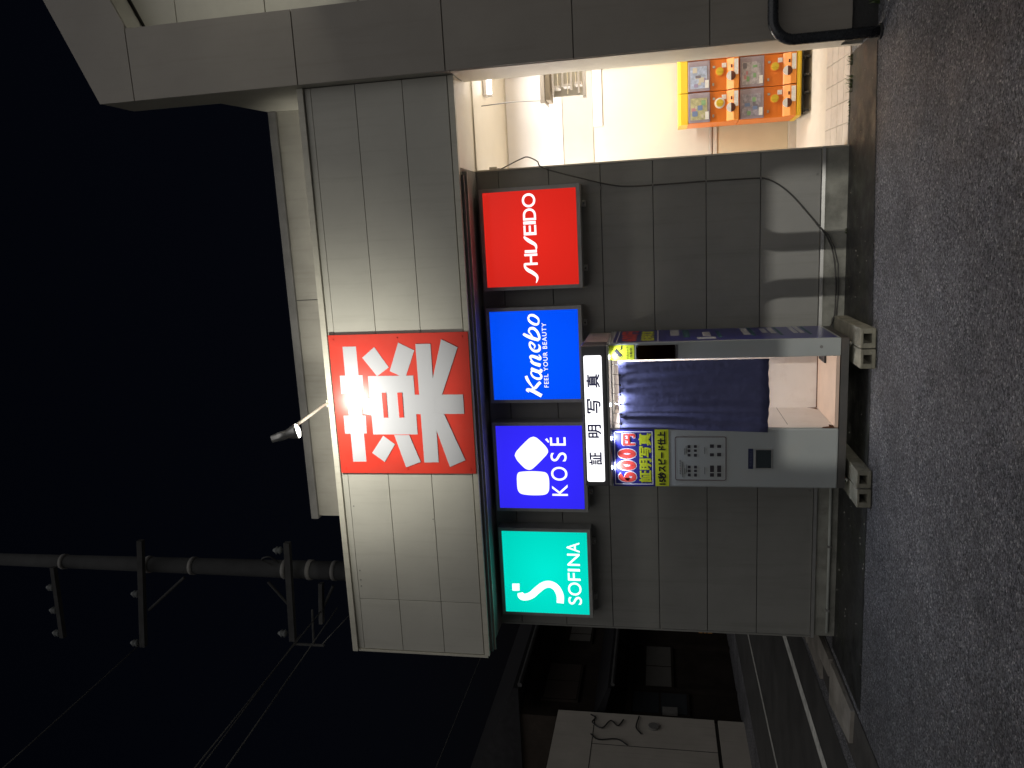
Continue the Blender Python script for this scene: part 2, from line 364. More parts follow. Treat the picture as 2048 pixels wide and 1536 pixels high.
# corner tower: a leaning-topped portal frame
X0, X1, TY = 1.2567, 1.815, 5.928
tops = lambda x: 6.045 + 0.455*(x-1.257)
bots = lambda x: 5.712 + 0.48*(x-1.82)
tw = MB(); tw.prism([(X0,0.165),(X1-0.012,0.165),(X1-0.012,5.70),(4.2,bots(4.2)-0.01),(4.2,tops(4.2)-0.01),(X0,tops(X0)-0.012)], (0,6.34,0), (1,0,0), (0,0,1), (0,-1,0), 6.34-TY-0.016)
tower = tw.build('tower_frame', M_tside, store)
tz = [0.165, 1.114, 2.085, 3.062, 4.268, 5.722]
for i in range(len(tz)-1):
    box('tower_panel', M_tower, tower, X0, X1, TY, TY+0.014, tz[i]+0.004, tz[i+1]-0.004, 0.002)
mb = MB(); mb.fprism([(X0,5.726),(1.85,5.726),(4.2,bots(4.2)),(4.2,tops(4.2)),(X0,tops(X0))], TY+0.014, 0.014); mb.build('tower_panel', M_tower, tower)
mb = MB(); mb.prism([(6.341,3.07),(6.965,3.07),(6.965,5.06),(6.36,5.20),(6.341,5.80)], (X0+0.002,0,0), (0,1,0), (0,0,1), (1,0,0), 0.55); mb.build('tower_return', M_tside, tower)
mb = MB()
mb.add([(X1-0.01,6.2,0.0),(4.2,6.2,0.0),(4.2,6.2,6.9),(X1-0.01,6.2,5.9)], [(0,1,2,3)]); mb.build('recess_backing', M_gap, tower)
M_rec = mat('recess_panel', (0.50,0.485,0.41), 0.45, var=0.05, streak=0.15)
rz = [0.17, 1.114, 2.085, 3.062, 3.80, 4.60, 5.40]
for i in range(len(rz)-1):
    box('recess_panel', M_rec, tower, X1+0.002, 4.2, 6.17, 6.199, rz[i]+0.004, rz[i+1]-0.004, 0.002)
mb = MB(); mb.fprism([(X1+0.002,5.404),(4.2,5.404),(4.2,6.78),(X1+0.002,5.66)], 6.199, 0.029); mb.build('recess_panel', M_rec, tower)
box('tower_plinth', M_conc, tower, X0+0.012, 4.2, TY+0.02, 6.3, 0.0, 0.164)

# entrance vestibule
BY = 8.15
ramp = lambda y: 0.004 + 0.15*(y-6.66)/(BY-6.66)
fl = MB().add([(-0.6,6.66,0.0),(2.42,6.66,0.0),(2.42,BY,0.148),(-0.6,BY,0.148),(-0.6,6.66,-0.1),(2.42,6.66,-0.1),(2.42,BY,-0.1),(-0.6,BY,-0.1)],
     [(0,1,2,3),(4,5,1,0),(5,6,2,1),(6,7,3,2),(7,4,0,3)]).build('entrance_floor', M_grout, store)
ty = [6.664, 6.80, 6.945, 7.09, 7.24]
nx = 0
for j in range(4):
    for i in range(8):
        xa = 0.575 + i*0.171; xb = xa + 0.167
        if j > 0 or xb < 1.5:
            ya, yb = ty[j]+0.002, ty[j+1]-0.002
            vs = [(xa,ya,ramp(ya)+0.006),(xb,ya,ramp(ya)+0.006),(xb,yb,ramp(yb)+0.006),(xa,yb,ramp(yb)+0.006)]
            vs += [(a,b,c-0.008) for a,b,c in vs]
            MB().add(vs, [(0,1,2,3),(4,5,1,0),(5,6,2,1),(6,7,3,2),(7,4,0,3)]).build('tile', M_tile, fl)
MB().add([(-0.55,7.243,ramp(7.243)+0.004),(2.4,7.243,ramp(7.243)+0.004),(2.4,BY,ramp(BY)+0.004),(-0.55,BY,ramp(BY)+0.004)], [(0,1,2,3)]).build('smooth_floor', mat('smooth_floor', (0.68,0.61,0.52), 0.4, var=0.06), fl)
box('vestibule_ceiling', M_cream, store, 0.56, 1.25, CY+0.03, 6.36, 3.041, 3.068)
box('vestibule_ceiling', M_cream, store, 0.56, 2.44, 6.3605, BY+0.05, 3.041, 3.10)
box('ceiling_panel', M_cream, store, 0.575, 2.42, 6.66, 7.0, 3.028, 3.040, 0.002)
box('ceiling_panel', M_cream, store, 0.575, 2.42, 7.004, BY, 3.030, 3.040, 0.002)
box('vestibule_ceiling', M_cream, store, -0.64, 0.558, D+0.115, BY+0.05, 3.041, 3.10)
bw = box('vestibule_wall', M_cream, store, -0.64, 2.44, BY, BY+0.12, 0.10, 3.04)
box('wall_panel', M_white, bw, -0.6, 2.42, BY-0.012, BY-0.001, 2.44, 3.02, 0.002)
box('wall_panel', M_beige, bw, -0.6, 2.42, BY-0.008, BY-0.001, 2.13, 2.432)
box('wall_panel', M_white, bw, 1.05, 2.42, BY-0.016, BY-0.001, 2.03, 2.125, 0.003)
box('wall_panel', M_cream, bw, -0.6, 2.42, BY-0.006, BY-0.001, 0.985, 2.022)
box('dado_rail', M_beige, bw, -0.6, 2.42, BY-0.022, BY-0.001, 0.955, 0.98, 0.003)
box('dado_rail', M_cream, bw, -0.6, 2.42, BY-0.016, BY-0.001, 0.905, 0.945, 0.003)
box('wall_panel', M_lowerp, bw, -0.6, 2.42, BY-0.008, BY-0.001, 0.235, 0.90)
box('skirting', M_cream, bw, -0.6, 2.42, BY-0.02, BY-0.001, 0.15, 0.23, 0.003)
box('side_wall', M_cream, store, 2.42, 2.455, 6.34, BY, 0.0, 3.04)
box('side_wall', M_cream, store, -0.655, -0.62, D+0.115, BY, 0.0, 3.04)
box('tower_lining', M_cream, store, 1.2555, 2.42, 6.342, 6.40, 0.0, 3.036)
box('tower_lining', M_cream, store, 1.2500, 1.2562, 5.95, 6.341, 0.16, 3.03)
fr = box('door_frame', M_white, store, 1.60, 1.66, BY-0.05, BY-0.017, 1.31, 3.0, 0.004)
box('switch_box', M_cream, store, 1.60, 1.67, BY-0.055, BY-0.017, 1.25, 1.30, 0.004)

# ================================================================== fluorescent light, rack in the entrance
FL = thing('fluorescent_lamp', 'short white fluorescent tube on the entrance ceiling', 'lamp', (1.7,7.14,3.03))
box('housing', M_white, FL, 1.255, 2.2, 7.08, 7.20, 2.995, 3.027, 0.006)
M_tube = mat('tube_glow', (0.9,0.9,0.9), 0.3, emit=(1.0,0.97,0.98), estr=6.0)
t = MB(); t.tube([(1.275,7.12,2.972),(2.18,7.12,2.972)], 0.017, 12); t.build('tube', M_tube, FL, True)
for x in (1.262, 2.185): box('lamp_holder', M_white, FL, x-0.008, x+0.008, 7.10, 7.14, 2.95, 2.996)
lamp('tube_light', 'AREA', (1.72,7.12,2.945), 44.0, (1.0,0.975,0.94), (1.72,7.12,0), FL, shape='RECTANGLE', size=0.9, size_y=0.06)
FL2 = thing('fluorescent_lamp', 'fluorescent ceiling tube left of the entrance opening, behind the wall', 'lamp', (0.1,7.4,3.03))
box('housing', M_white, FL2, -0.5, 0.42, 7.34, 7.46, 2.995, 3.038, 0.006)
t = MB(); t.tube([(-0.48,7.4,2.972),(0.40,7.4,2.972)], 0.017, 12); t.build('tube', M_tube, FL2, True)
lamp('tube_light', 'AREA', (-0.05,7.4,2.945), 52.0, (1.0,0.965,0.91), (-0.05,7.4,0), FL2, shape='RECTANGLE', size=0.9, size_y=0.06)

rk = thing('hanging_rack', 'white rack of horizontal rods hung on wires in the entrance', 'rack', (1.45,7.0,2.1))
box('top_panel', M_white, rk, 1.12, 1.95, 6.90, 7.16, 2.445, 2.485, 0.004)
box('inner_panel', mat('rack_brown', (0.33,0.28,0.22), 0.5), rk, 1.145, 1.95, 6.92, 7.14, 2.40, 2.441)
box('back_panel', M_beige, rk, 1.20, 1.95, 7.13, 7.15, 2.13, 2.396)
for i, z in enumerate((2.375, 2.335, 2.29, 2.25, 2.215, 2.18, 2.15)):
    t = MB(); t.tube([(1.19+0.03*(i % 3),6.95+0.02*(i % 2),z),(1.95,6.95+0.02*(i % 2),z)], 0.004 if i % 2 else 0.009, 8)
    t.build('rod', M_steel if i % 2 else M_white, rk)
box('bottom_bar', M_white, rk, 1.14, 1.95, 6.93, 6.955, 2.085, 2.115, 0.003)
for z in (2.16, 2.26, 2.35): box('divider', M_white, rk, 1.24+0.1*(2.4-z), 1.262+0.1*(2.4-z), 6.97, 7.1, z-0.03, z+0.03)
for x in (1.15, 1.9):
    t = MB(); t.tube([(x,6.95,2.48),(x+0.012,6.97,2.75),(x+0.002,6.98,3.03)], 0.003, 6); t.tube([(x+0.015,7.05,2.48),(x+0.02,7.0,2.75),(x+0.006,6.985,3.03)], 0.003, 6)
    t.build('hanging_wire', M_cap, rk)

# traced lettering, in metres on the sign planes (x, z)
YAKU = [[(-0.8496,4.1524),(-0.8508,4.0309),(-1.8675,4.0316),(-1.8699,4.1539)],[(-1.1003,4.2025),(-1.0994,3.9954),(-1.2588,4.001),(-1.2589,4.2043)],[(-1.4553,4.2019),(-1.4549,4.0005),(-1.6131,4.0039),(-1.6144,4.2044)],[(-0.9479,3.9829),(-0.8593,3.868),(-1.0362,3.7536),(-1.1107,3.8647)],[(-1.0678,3.7471),(-0.8266,3.6524),(-0.8962,3.5163),(-1.133,3.6154)],[(-1.1075,3.9471),(-1.11,3.5417),(-1.6236,3.5438),(-1.6226,3.9446)],[(-1.2908,4.0022),(-1.3101,3.9206),(-1.4574,3.9228),(-1.4381,4.0161)],[(-1.2755,3.5531),(-1.2792,3.12),(-1.4452,3.1202),(-1.4445,3.5528)],[(-0.8419,3.5019),(-0.8435,3.3714),(-1.8711,3.3746),(-1.8735,3.5026)],[(-0.8084,3.2761),(-0.879,3.1397),(-1.2742,3.3008),(-1.3161,3.409),(-1.2619,3.414),(-1.1264,3.3691)],[(-1.9125,3.2774),(-1.8514,3.137),(-1.4484,3.2951),(-1.4248,3.3988),(-1.5342,3.3886)],[(-1.634,3.8552),(-1.7106,3.7557),(-1.8705,3.8619),(-1.7887,3.9695)],[(-1.6287,3.7534),(-1.629,3.619),(-1.869,3.535),(-1.9176,3.6709)]]
YAKU_H = [[(-1.2545,3.8355),(-1.2551,3.7952),(-1.473,3.7974),(-1.4737,3.8352)],[(-1.2555,3.6953),(-1.2561,3.6516),(-1.474,3.6539),(-1.4746,3.6942)]]
YAKU_R = [(-0.7486,4.2748),(-0.7565,3.0472),(-1.9667,3.0511),(-1.9741,4.2737)]
KANEBO = [([(-1.3613,2.6378),(-1.3429,2.6562),(-1.3367,2.6411),(-1.3554,2.5939),(-1.3951,2.5254)],[0.0063,0.0138,0.0214,0.0277,0.0289]),([(-1.214,2.6562),(-1.2515,2.6433),(-1.3036,2.6106),(-1.333,2.5832)],[0.0214,0.0226,0.0126,0.0088]),([(-1.3261,2.6117),(-1.3246,2.5828),(-1.2884,2.5492),(-1.2726,2.5294)],[0.0063,0.0214,0.0239,0.0226]),([(-1.1656,2.604),(-1.1944,2.6086),(-1.2235,2.5908),(-1.2401,2.5566),(-1.2374,2.5278),(-1.2151,2.5204),(-1.1892,2.5415),(-1.1757,2.579),(-1.1656,2.604)],[0.0101,0.0126,0.0151,0.0189,0.0189,0.0164,0.0113,0.0101,0.0101]),([(-1.1464,2.6082),(-1.1662,2.5722),(-1.1798,2.5283),(-1.1641,2.5162),(-1.1562,2.5304)],[0.0189,0.0239,0.0226,0.0151,0.0075]),([(-1.0794,2.6094),(-1.1023,2.5819),(-1.1226,2.5225)],[0.0126,0.0239,0.0277]),([(-1.1057,2.5725),(-1.0733,2.5996),(-1.0476,2.6098),(-1.0384,2.5948),(-1.052,2.5542),(-1.0653,2.5263),(-1.0496,2.5192),(-1.0271,2.534)],[0.0088,0.0101,0.0164,0.0214,0.0239,0.0214,0.0113,0.0063]),([(-0.9725,2.5726),(-0.9474,2.5651),(-0.9248,2.5861),(-0.918,2.6048),(-0.9463,2.6094),(-0.9783,2.5919),(-0.9948,2.5641),(-0.9892,2.5323),(-0.9611,2.5215),(-0.9356,2.5329)],[0.0063,0.0126,0.0151,0.0164,0.0151,0.0164,0.0201,0.0214,0.0164,0.0075]),([(-0.8378,2.6611),(-0.8508,2.6459),(-0.8775,2.5902),(-0.898,2.5281)],[0.0164,0.0226,0.0264,0.0226]),([(-0.898,2.5281),(-0.8731,2.5219),(-0.8256,2.5373),(-0.7966,2.5674),(-0.7957,2.5989),(-0.8204,2.6115),(-0.846,2.595),(-0.8779,2.5744)],[0.0151,0.0189,0.0189,0.0214,0.0189,0.0126,0.0101,0.0075]),([(-0.6955,2.6098),(-0.6805,2.5933),(-0.6834,2.5621),(-0.7074,2.5287),(-0.7357,2.5206),(-0.7602,2.5343),(-0.7561,2.5655),(-0.7332,2.599),(-0.7079,2.6104),(-0.6955,2.6098)],[0.0138,0.0176,0.0201,0.0164,0.0126,0.0164,0.0201,0.0176,0.0138,0.0138])]
FEEL_R = [(-1.3194,2.4978),(-1.32,2.4584),(-0.7489,2.4961),(-0.7501,2.4567)]
SHIS = [([(-0.404,2.5272),(-0.3729,2.5164),(-0.3436,2.5218),(-0.313,2.5584),(-0.2907,2.5955),(-0.2649,2.6171),(-0.2358,2.6208)],[0.006,0.016,0.024,0.03,0.028,0.02,0.012]),([(-0.1256,2.5158),(-0.1052,2.5132),(-0.0803,2.5221),(-0.0583,2.5547),(-0.0362,2.5872),(-0.0189,2.6074),(-0.0065,2.611)],[0.006,0.016,0.024,0.03,0.028,0.02,0.012])]
SHIL = [('H',[(-0.2508,2.619),(-0.1546,2.5071)]),('I',[(-0.1471,2.6138),(-0.1243,2.5091)]),('E',[(0.0002,2.6149),(0.0837,2.506)]),('I',[(0.0904,2.6146),(0.1162,2.5087)]),('D',[(0.1236,2.6146),(0.222,2.5037)]),('O',[(0.231,2.6176),(0.3458,2.5037)])]
KOSE1 = [(-2.1606,2.788),(-2.1198,2.7806),(-2.0979,2.7531),(-2.0904,2.6476),(-2.0964,2.5433),(-2.1143,2.5083),(-2.1579,2.4939),(-2.2255,2.4936),(-2.2798,2.5025),(-2.3109,2.5398),(-2.3177,2.6453),(-2.3101,2.7374),(-2.29,2.7729),(-2.2492,2.7873)]
KOSE2 = [(-1.9444,2.7959),(-1.9108,2.783),(-1.8639,2.7412),(-1.7974,2.6726),(-1.7729,2.6356),(-1.7729,2.5999),(-1.8008,2.5624),(-1.8538,2.513),(-1.8903,2.492),(-1.9235,2.4967),(-1.9703,2.5377),(-2.0376,2.6058),(-2.0749,2.6534),(-2.0718,2.6926),(-2.0484,2.7243),(-1.9914,2.774)]
KOSEL = [('K',[(-2.3201,2.4683),(-2.2135,2.3277)]),('O',[(-2.1766,2.472),(-2.0474,2.3245)]),('S',[(-1.9968,2.4708),(-1.9132,2.3257)]),('E',[(-1.8505,2.469),(-1.7734,2.3286)])]
KOSEA = [(-1.8207,2.4806),(-1.7876,2.5037)]
SOFS = [(-3.2798,2.8134),(-3.3155,2.8016),(-3.3211,2.761),(-3.2971,2.7054),(-3.2444,2.6488),(-3.1992,2.5928),(-3.1829,2.5384),(-3.2023,2.4857),(-3.2509,2.4509),(-3.3076,2.4365),(-3.3688,2.4403)]
SOFQ = [(-3.1902,2.8852),(-3.1876,2.8169),(-3.2584,2.8191),(-3.261,2.8862)]
SOFL = [('S',[(-3.3776,2.3624),(-3.2993,2.2367)]),('O',[(-3.2866,2.361),(-3.1573,2.237)]),('F',[(-3.1391,2.358),(-3.0643,2.2417)]),('I',[(-3.0471,2.3564),(-3.0236,2.2448)]),('N',[(-2.9922,2.3576),(-2.8753,2.2429)]),('A',[(-2.8626,2.3592),(-2.7655,2.241)])]

# ================================================================== back-lit cosmetic signs
def sign(label, x0, x1, z0, z1, col, bracket=0.028):
    y = 6.49
    t = thing('lightbox_sign', label, 'sign', ((x0+x1)/2, D, z0), 'square cosmetic signs under the fascia')
    # case: four walls and a back
    f = 0.031
    mb = MB()
    mb.box(x0, x1, y, D-0.004, z1-f, z1).box(x0, x1, y, D-0.004, z0, z0+f).box(x0, x0+f, y, D-0.004, z0+f+.0005, z1-f-.0005).box(x1-f, x1, y, D-0.004, z0+f+.0005, z1-f-.0005)
    mb.box(x0+f, x1-f, D-0.03, D-0.005, z0+f, z1-f)
    mb.build('case', M_frame, t)
    m = lightbox_mat('acrylic_%d' % len(bpy.data.materials), col, center=((x0+x1)/2, 6.49, (z0+z1)/2))
    p = box('lit_face', m, t, x0+f, x1-f, 6.488, 6.50, z0+f, z1-f)
    for x in (x0+0.16, x1-0.16):
        b = MB(); b.box(x-0.025, x+0.025, D-0.05, D-0.003, z0-0.035, z0-0.001); b.build('bracket', M_frame, t)
        b = MB(); b.disc((x, D-0.051, z0-0.02), (0,-1,0), (1,0,0), 0.010, 0.010, 10); b.build('bolt', M_steel, t)
    return t, p
YS = 6.4878
def glyphs(parent, items, bold=0.0):
    for c, ((xa, za), (xb, zb)) in items:
        lettering('letter', c, (xa, xb, min(za,zb), max(za,zb)), -YS, M_glyph, parent, bold=bold)

sh, pf = sign('red back-lit SHISEIDO sign nearest the entrance', -0.459, 0.401, 2.130, 2.988, (0.72,0.020,0.012))
glyphs(pf, SHIL, 0.012)
for pts, ws in SHIS:
    mb = MB(); stroke(mb, pts, ws, YS, 0.0015); mb.build('letter', M_glyph, pf)
ka, pf = sign('bright blue back-lit Kanebo sign, second from the entrance', -1.458, -0.610, 2.150, 2.986, (0.0,0.085,1.02))
for i, (pts, ws) in enumerate(KANEBO):
    mb = MB(); stroke(mb, pts, [w*1.12 for w in ws], YS, 0.0012+0.0003*i); mb.build('letter', M_glyph, pf)
lettering('lettering', 'FEEL YOUR BEAUTY', (-1.320,-0.750,2.458,2.497), -YS, M_glyph, pf, bold=0.006, spacing=1.18)
ko, pf = sign('violet blue back-lit KOSÉ sign above the photo booth', -2.474, -1.638, 2.150, 2.990, (0.034,0.024,1.0))
for pl in (KOSE1, KOSE2):
    mb = MB()
    pl2 = [(q.x, q.y) for q in catmull([(a, b, 0) for a, b in pl + [pl[0]]], 4)][:-1]
    mb.fprism(pl2, YS, 0.0015); mb.build('emblem', M_glyph, pf)
glyphs(pf, KOSEL, 0.002)
mb = MB(); stroke(mb, KOSEA, [0.012, 0.022], YS, 0.0015, 3); mb.build('letter', M_glyph, pf)
so, pf = sign('turquoise back-lit SOFINA sign at the far end of the wall', -3.506, -2.639, 2.140, 2.990, (0.0,0.76,0.60))
mb = MB(); stroke(mb, SOFS, [0.055]+[0.068]*9+[0.066], YS, 0.0015); mb.build('emblem', M_glyph, pf)
mb = MB(); mb.fprism(SOFQ, YS, 0.0015); mb.build('emblem', M_glyph, pf)
glyphs(pf, SOFL, 0.004)

# ================================================================== red medicine board
yk = thing('medicine_sign', 'large red board with the white character for medicine on the fascia', 'sign', (-1.36, CY, 3.05))
M_red = mat('red_board', (0.66,0.045,0.026), 0.32, var=0.05, dirt=(0.52,0.12,0.09), dirt_amt=0.25, dirt_scale=2.0)
M_wht = mat('white_vinyl', (0.50,0.51,0.54), 0.32, spec=0.4)
mb = MB(); mb.fprism([(-1.972,3.050),(-0.752,3.046),(-0.749,4.275),(-1.974,4.274)], 6.0585, 0.018); bd = mb.build('board', M_red, yk)
for i, q in enumerate(YAKU):
    mb = MB(); mb.fprism(q, 6.0404, 0.0008 + 0.0003*i); mb.build('character_stroke', M_wht, bd)
for q in YAKU_H:
    mb = MB(); mb.fprism(q, 6.0395, 0.0050); mb.build('character_counter', M_red, bd)
for x in (-1.93,-0.79):
    for z in (3.10, 3.66, 4.23):
        mb = MB(); mb.disc((x,6.0402,z), (0,-1,0), (1,0,0), 0.007, 0.004, 8); mb.build('screw', M_red, bd)

# ================================================================== floodlight on its arm
def floodlight(label, dx, dy, dz, energy, aim, cone=156):
    o = Vector((dx, dy, dz))
    fl_ = thing('floodlight', label, 'lamp', Vector((-1.344,6.06,4.33))+o, 'floodlights on arms')
    sh = lambda pts: [Vector(p)+o for p in pts]
    t = MB(); t.tube(sh(catmull([(-1.344,6.05,4.335),(-1.350,6.00,4.36),(-1.40,5.80,4.41),(-1.462,5.52,4.478),(-1.478,5.44,4.50)],4)), 0.014, 10); t.build('arm', M_trim, fl_, True)
    box('arm_foot', M_trim, fl_, -1.375+dx,-1.313+dx, 6.03+dy, 6.12+dy, 4.336+dz, 4.348+dz)
    ax = Vector((0.22,0.40,-0.89)).normalized()
    P0 = Vector((-1.482,5.40,4.525)) + o
    t = MB(); t.tube([P0 - ax*0.02, P0 + ax*0.03, P0 + ax*0.032, P0 + ax*0.09, P0 + ax*0.10, P0 + ax*0.165, P0 + ax*0.185],
                     [0.030, 0.032, 0.036, 0.036, 0.034, 0.056, 0.060], 18); t.build('lamp_head', M_alu, fl_, True)
    t = MB(); t.tube([P0 + ax*0.186, P0 + ax*0.200, P0 + ax*0.210], [0.059, 0.050, 0.02], 18)
    t.build('lens', mat('lamp_glow', (0.9,0.9,0.9), 0.2, emit=(1.0,0.97,0.86), estr=9.0), fl_, True)
    lamp('flood_beam', 'SPOT', P0 + ax*0.235, energy, (1.0,0.965,0.86), aim, fl_, spot_size=R(cone), spot_blend=0.35, shadow_soft_size=0.05, falloff='Linear', beam=(-2.62, -2.02, 0.80, 0.22))
floodlight('small glowing floodlight on a thin arm above the red medicine board', 0, 0, 0, 74.0, (-1.42,9.0,4.316), 156)
floodlight('floodlight lighting the recessed wall inside the tower frame, out beyond the picture edge', 4.35, 0.11, 0.25, 22.0, (2.6,6.17,5.0), 160)

# ================================================================== photo booth
bo = thing('photo_booth', 'white ID photo booth with a dark blue curtain and lit header sign', 'photo booth', (-1.43, 6.2, 0.1))
M_bw = mat('booth_enamel', (0.34,0.365,0.36), 0.42, var=0.05, vscale=4, dirt=(0.30,0.27,0.22), dirt_amt=0.25, dirt_scale=4)
M_bin = mat('booth_lining', (0.70,0.635,0.585), 0.5, var=0.03, dirt=(0.30,0.14,0.06), dirt_amt=0.15, dirt_scale=7)
M_bfl = mat('booth_floor', (0.62,0.46,0.36), 0.55, var=0.06)
M_navy = mat('navy_print', (0.026,0.026,0.19), 0.3, var=0.05)
M_yel = mat('yellow_print', (0.55,0.62,0.03), 0.35)
M_prd = mat('red_print', (0.60,0.06,0.045), 0.35)
M_pwh = mat('white_print', (0.70,0.70,0.74), 0.35)
M_blk = mat('black_print', (0.012,0.012,0.016), 0.4)
M_rust = mat('rust', (0.10,0.035,0.012), 0.9, var=0.4, vscale=40, bump=0.4)
BX0, BX1, BF, BB, BZ0, BZ1 = -2.007, -0.850, 5.85, 6.55, 0.192, 1.885
OX0, OX1 = -1.535, -0.986
# front: machine cabinet (left), slim post (right), lintel above the opening
box('cabinet', M_bw, bo, BX0, OX0, BF, BB-0.03, BZ0, BZ1-0.002, 0.012)
box('front_post', M_bw, bo, OX1, BX1, BF, BF+0.06, BZ0, BZ1-0.002, 0.008)
sp = box('side_panel', M_bw, bo, BX1-0.02, BX1, BF+0.061, BB, BZ0, BZ1-0.002, 0.004)
box('rear_panel', M_bin, bo, OX0+0.001, BX1-0.021, BB-0.03, BB, BZ0+0.03, BZ1)
box('cabinet_lining', M_bin, bo, OX0+0.001, OX0+0.006, BF+0.02, BB-0.031, BZ0+0.03, BZ1)
box('lining_joint', M_gap, bo, OX0+0.006, OX0+0.0068, BF+0.1, BB-0.031, 0.54, 0.543)
box('floor', M_bfl, bo, OX0+0.001, BX1-0.021, BF+0.012, BB-0.031, BZ0+0.004, BZ0+0.029)
box('floor_joint', M_rust, bo, OX0+0.006, BX1-0.03, BB-0.036, BB-0.0305, BZ0+0.029, BZ0+0.036)
box('base_frame', mat('base_steel', (0.06,0.058,0.055), 0.6, var=0.2, dirt=(0.09,0.04,0.02), dirt_amt=0.4), bo, BX0+0.004, BX1-0.004, BF+0.004, BB-0.01, 0.137, BZ0-0.002)
box('foot_vent', M_blk, bo, -1.10, -0.99, 6.20, 6.42, BZ0+0.030, BZ0+0.045, 0.004)
box('roof', M_bw, bo, BX0+0.002, BX1-0.002, BF+0.01, BB, BZ1+0.001, BZ1+0.015)
for pts in ([(-1.534,0.222),(-1.516,0.228),(-1.508,0.262),(-1.522,0.258),(-1.527,0.30),(-1.534,0.31)],):
    mb = MB(); mb.prism([(p[0],p[1]) for p in pts], (0,BF+0.018,0), (1,0,0), (0,0,1), (0,-1,0), 0.010); mb.build('rust_patch', M_rust, bo)
mb = MB(); mb.prism([(5.853,0.194),(5.90,0.197),(5.93,0.222),(5.905,0.23),(5.885,0.262),(5.853,0.27)], (OX0+0.0062,0,0), (0,1,0), (0,0,1), (1,0,0), 0.001); mb.build('rust_patch', M_rust, bo)
mb = MB(); mb.prism([(6.44,0.228),(6.514,0.228),(6.514,0.30),(6.50,0.275),(6.47,0.25)], (OX0+0.0062,0,0), (0,1,0), (0,0,1), (1,0,0), 0.001); mb.build('rust_patch', M_rust, bo)
# header
M_hd = mat('header_case', (0.15,0.15,0.155), 0.35, metal=0.4, var=0.1)
hd = box('header', M_hd, bo, -1.985, -0.857, 5.79, 6.0, 1.902, 2.098, 0.010)
box('header_side', mat('header_cream', (0.46,0.40,0.36), 0.5, var=0.08), bo, -1.984, -0.858, 6.0005, 6.54, 1.902, 2.092, 0.006)
rr = []
for cx, cz, a0 in ((-0.947,2.062,0),(-1.933,2.062,90),(-1.933,1.952,180),(-0.947,1.952,270)):
    for k in range(5):
        a = R(a0 + 22.5*k); rr.append((cx+0.014*math.cos(a), cz+0.014*math.sin(a)))
mb = MB(); mb.fprism(rr, 5.7895, 0.004)
hp = mb.build('lit_panel', mat('header_glow', (0.9,0.9,0.9), 0.3, emit=(0.98,0.985,1.0), estr=1.7), hd)
M_ink = mat('header_ink', (0.02,0.02,0.05), 0.4, emit=(0.05,0.05,0.12), estr=0.4)
for ch, xa, xb in (('証',-1.808,-1.706),('明',-1.585,-1.482),('写',-1.388,-1.276),('真',-1.182,-1.080)):
    lettering('lettering', ch, (xa, xb, 1.957, 2.058), -5.7855, M_ink, hp, fat=0.0030)
M_led = mat('led_glow', (0.9,0.9,0.9), 0.3, emit=(0.75,0.83,1.0), estr=30.0)
box('light_rail', M_alu, bo, -1.98, -0.862, 5.797, 5.849, 1.884, 1.9015, 0.003)
for x in (-0.953, -1.331, -1.601, -1.838):
    mb = MB(); mb.disc((x,5.822,1.8838), (0,0,-1), (1,0,0), 0.013, 0.006, 14); d = mb.build('downlight', M_led, bo)
    lamp('led_beam', 'SPOT', (x,5.812,1.872), 7.0, (0.74,0.80,1.0), (x,5.835,1.0), bo, spot_size=R(150), spot_blend=0.7, shadow_soft_size=0.012)
# curtain with rail and rings
nU, nV = 70, 16
cv = []; cf = []
random.seed(3)
for j in range(nV+1):
    v = j/nV; z = 1.815 - v*1.118
    for i in range(nU+1):
        u = i/nU; x = -0.992 - u*(0.548 + 0.022*v*v)
        w = 0.013*math.sin(u*9.2 + 0.8 + 0.5*v) + 0.009*math.sin(u*u*24 + 1.6*math.sin(2.2*v+u*3) + 1.0) + 0.005*math.sin(u*43+3.4*v)*(1-v*0.7) + 0.003*math.sin(17*v+u*11)*v
        w *= 0.75 - 0.30*v; w += 0.010*math.exp(-((u-0.72)/0.035)**2)*(1-0.5*v)
        cv.append((x, 5.846 - w - 0.012*v, z + (0.005*math.sin(u*9)+0.002*math.sin(u*40) if j == nV else 0)))
cf = [(j*(nU+1)+i, j*(nU+1)+i+1, (j+1)*(nU+1)+i+1, (j+1)*(nU+1)+i) for j in range(nV) for i in range(nU)]
M_cur = mat('curtain_cloth', (0.085,0.09,0.195), 0.75, var=0.14, vscale=9, bump=0.55, bscale=14)
cu_ = MB().add(cv, cf).build('curtain', M_cur, bo, True)
md = cu_.modifiers.new('thick', 'SOLIDIFY'); md.thickness = 0.003
t = MB(); t.tube([(OX1-0.002,5.878,1.868),(OX0+0.002,5.878,1.868)], 0.006, 8); t.build('curtain_rail', M_alu, bo)
for i in range(7):
    x = -1.02 - i*0.078
    t = MB(); t.tube([(x,5.874,1.862),(x+0.003,5.852,1.84),(x,5.834,1.806)], 0.0022, 6); t.build('curtain_hook', M_cap, bo)
    t = MB(); t.disc((x,5.832,1.802), (0,-1,0), (1,0,0), 0.0075, 0.004, 10); t.build('curtain_ring', M_steel, bo)
lamp('booth_light', 'AREA', (-1.25,6.25,1.86), 14.0, (1.0,0.94,0.88), (-1.25,6.25,0), bo, shape='RECTANGLE', size=0.4, size_y=0.3)
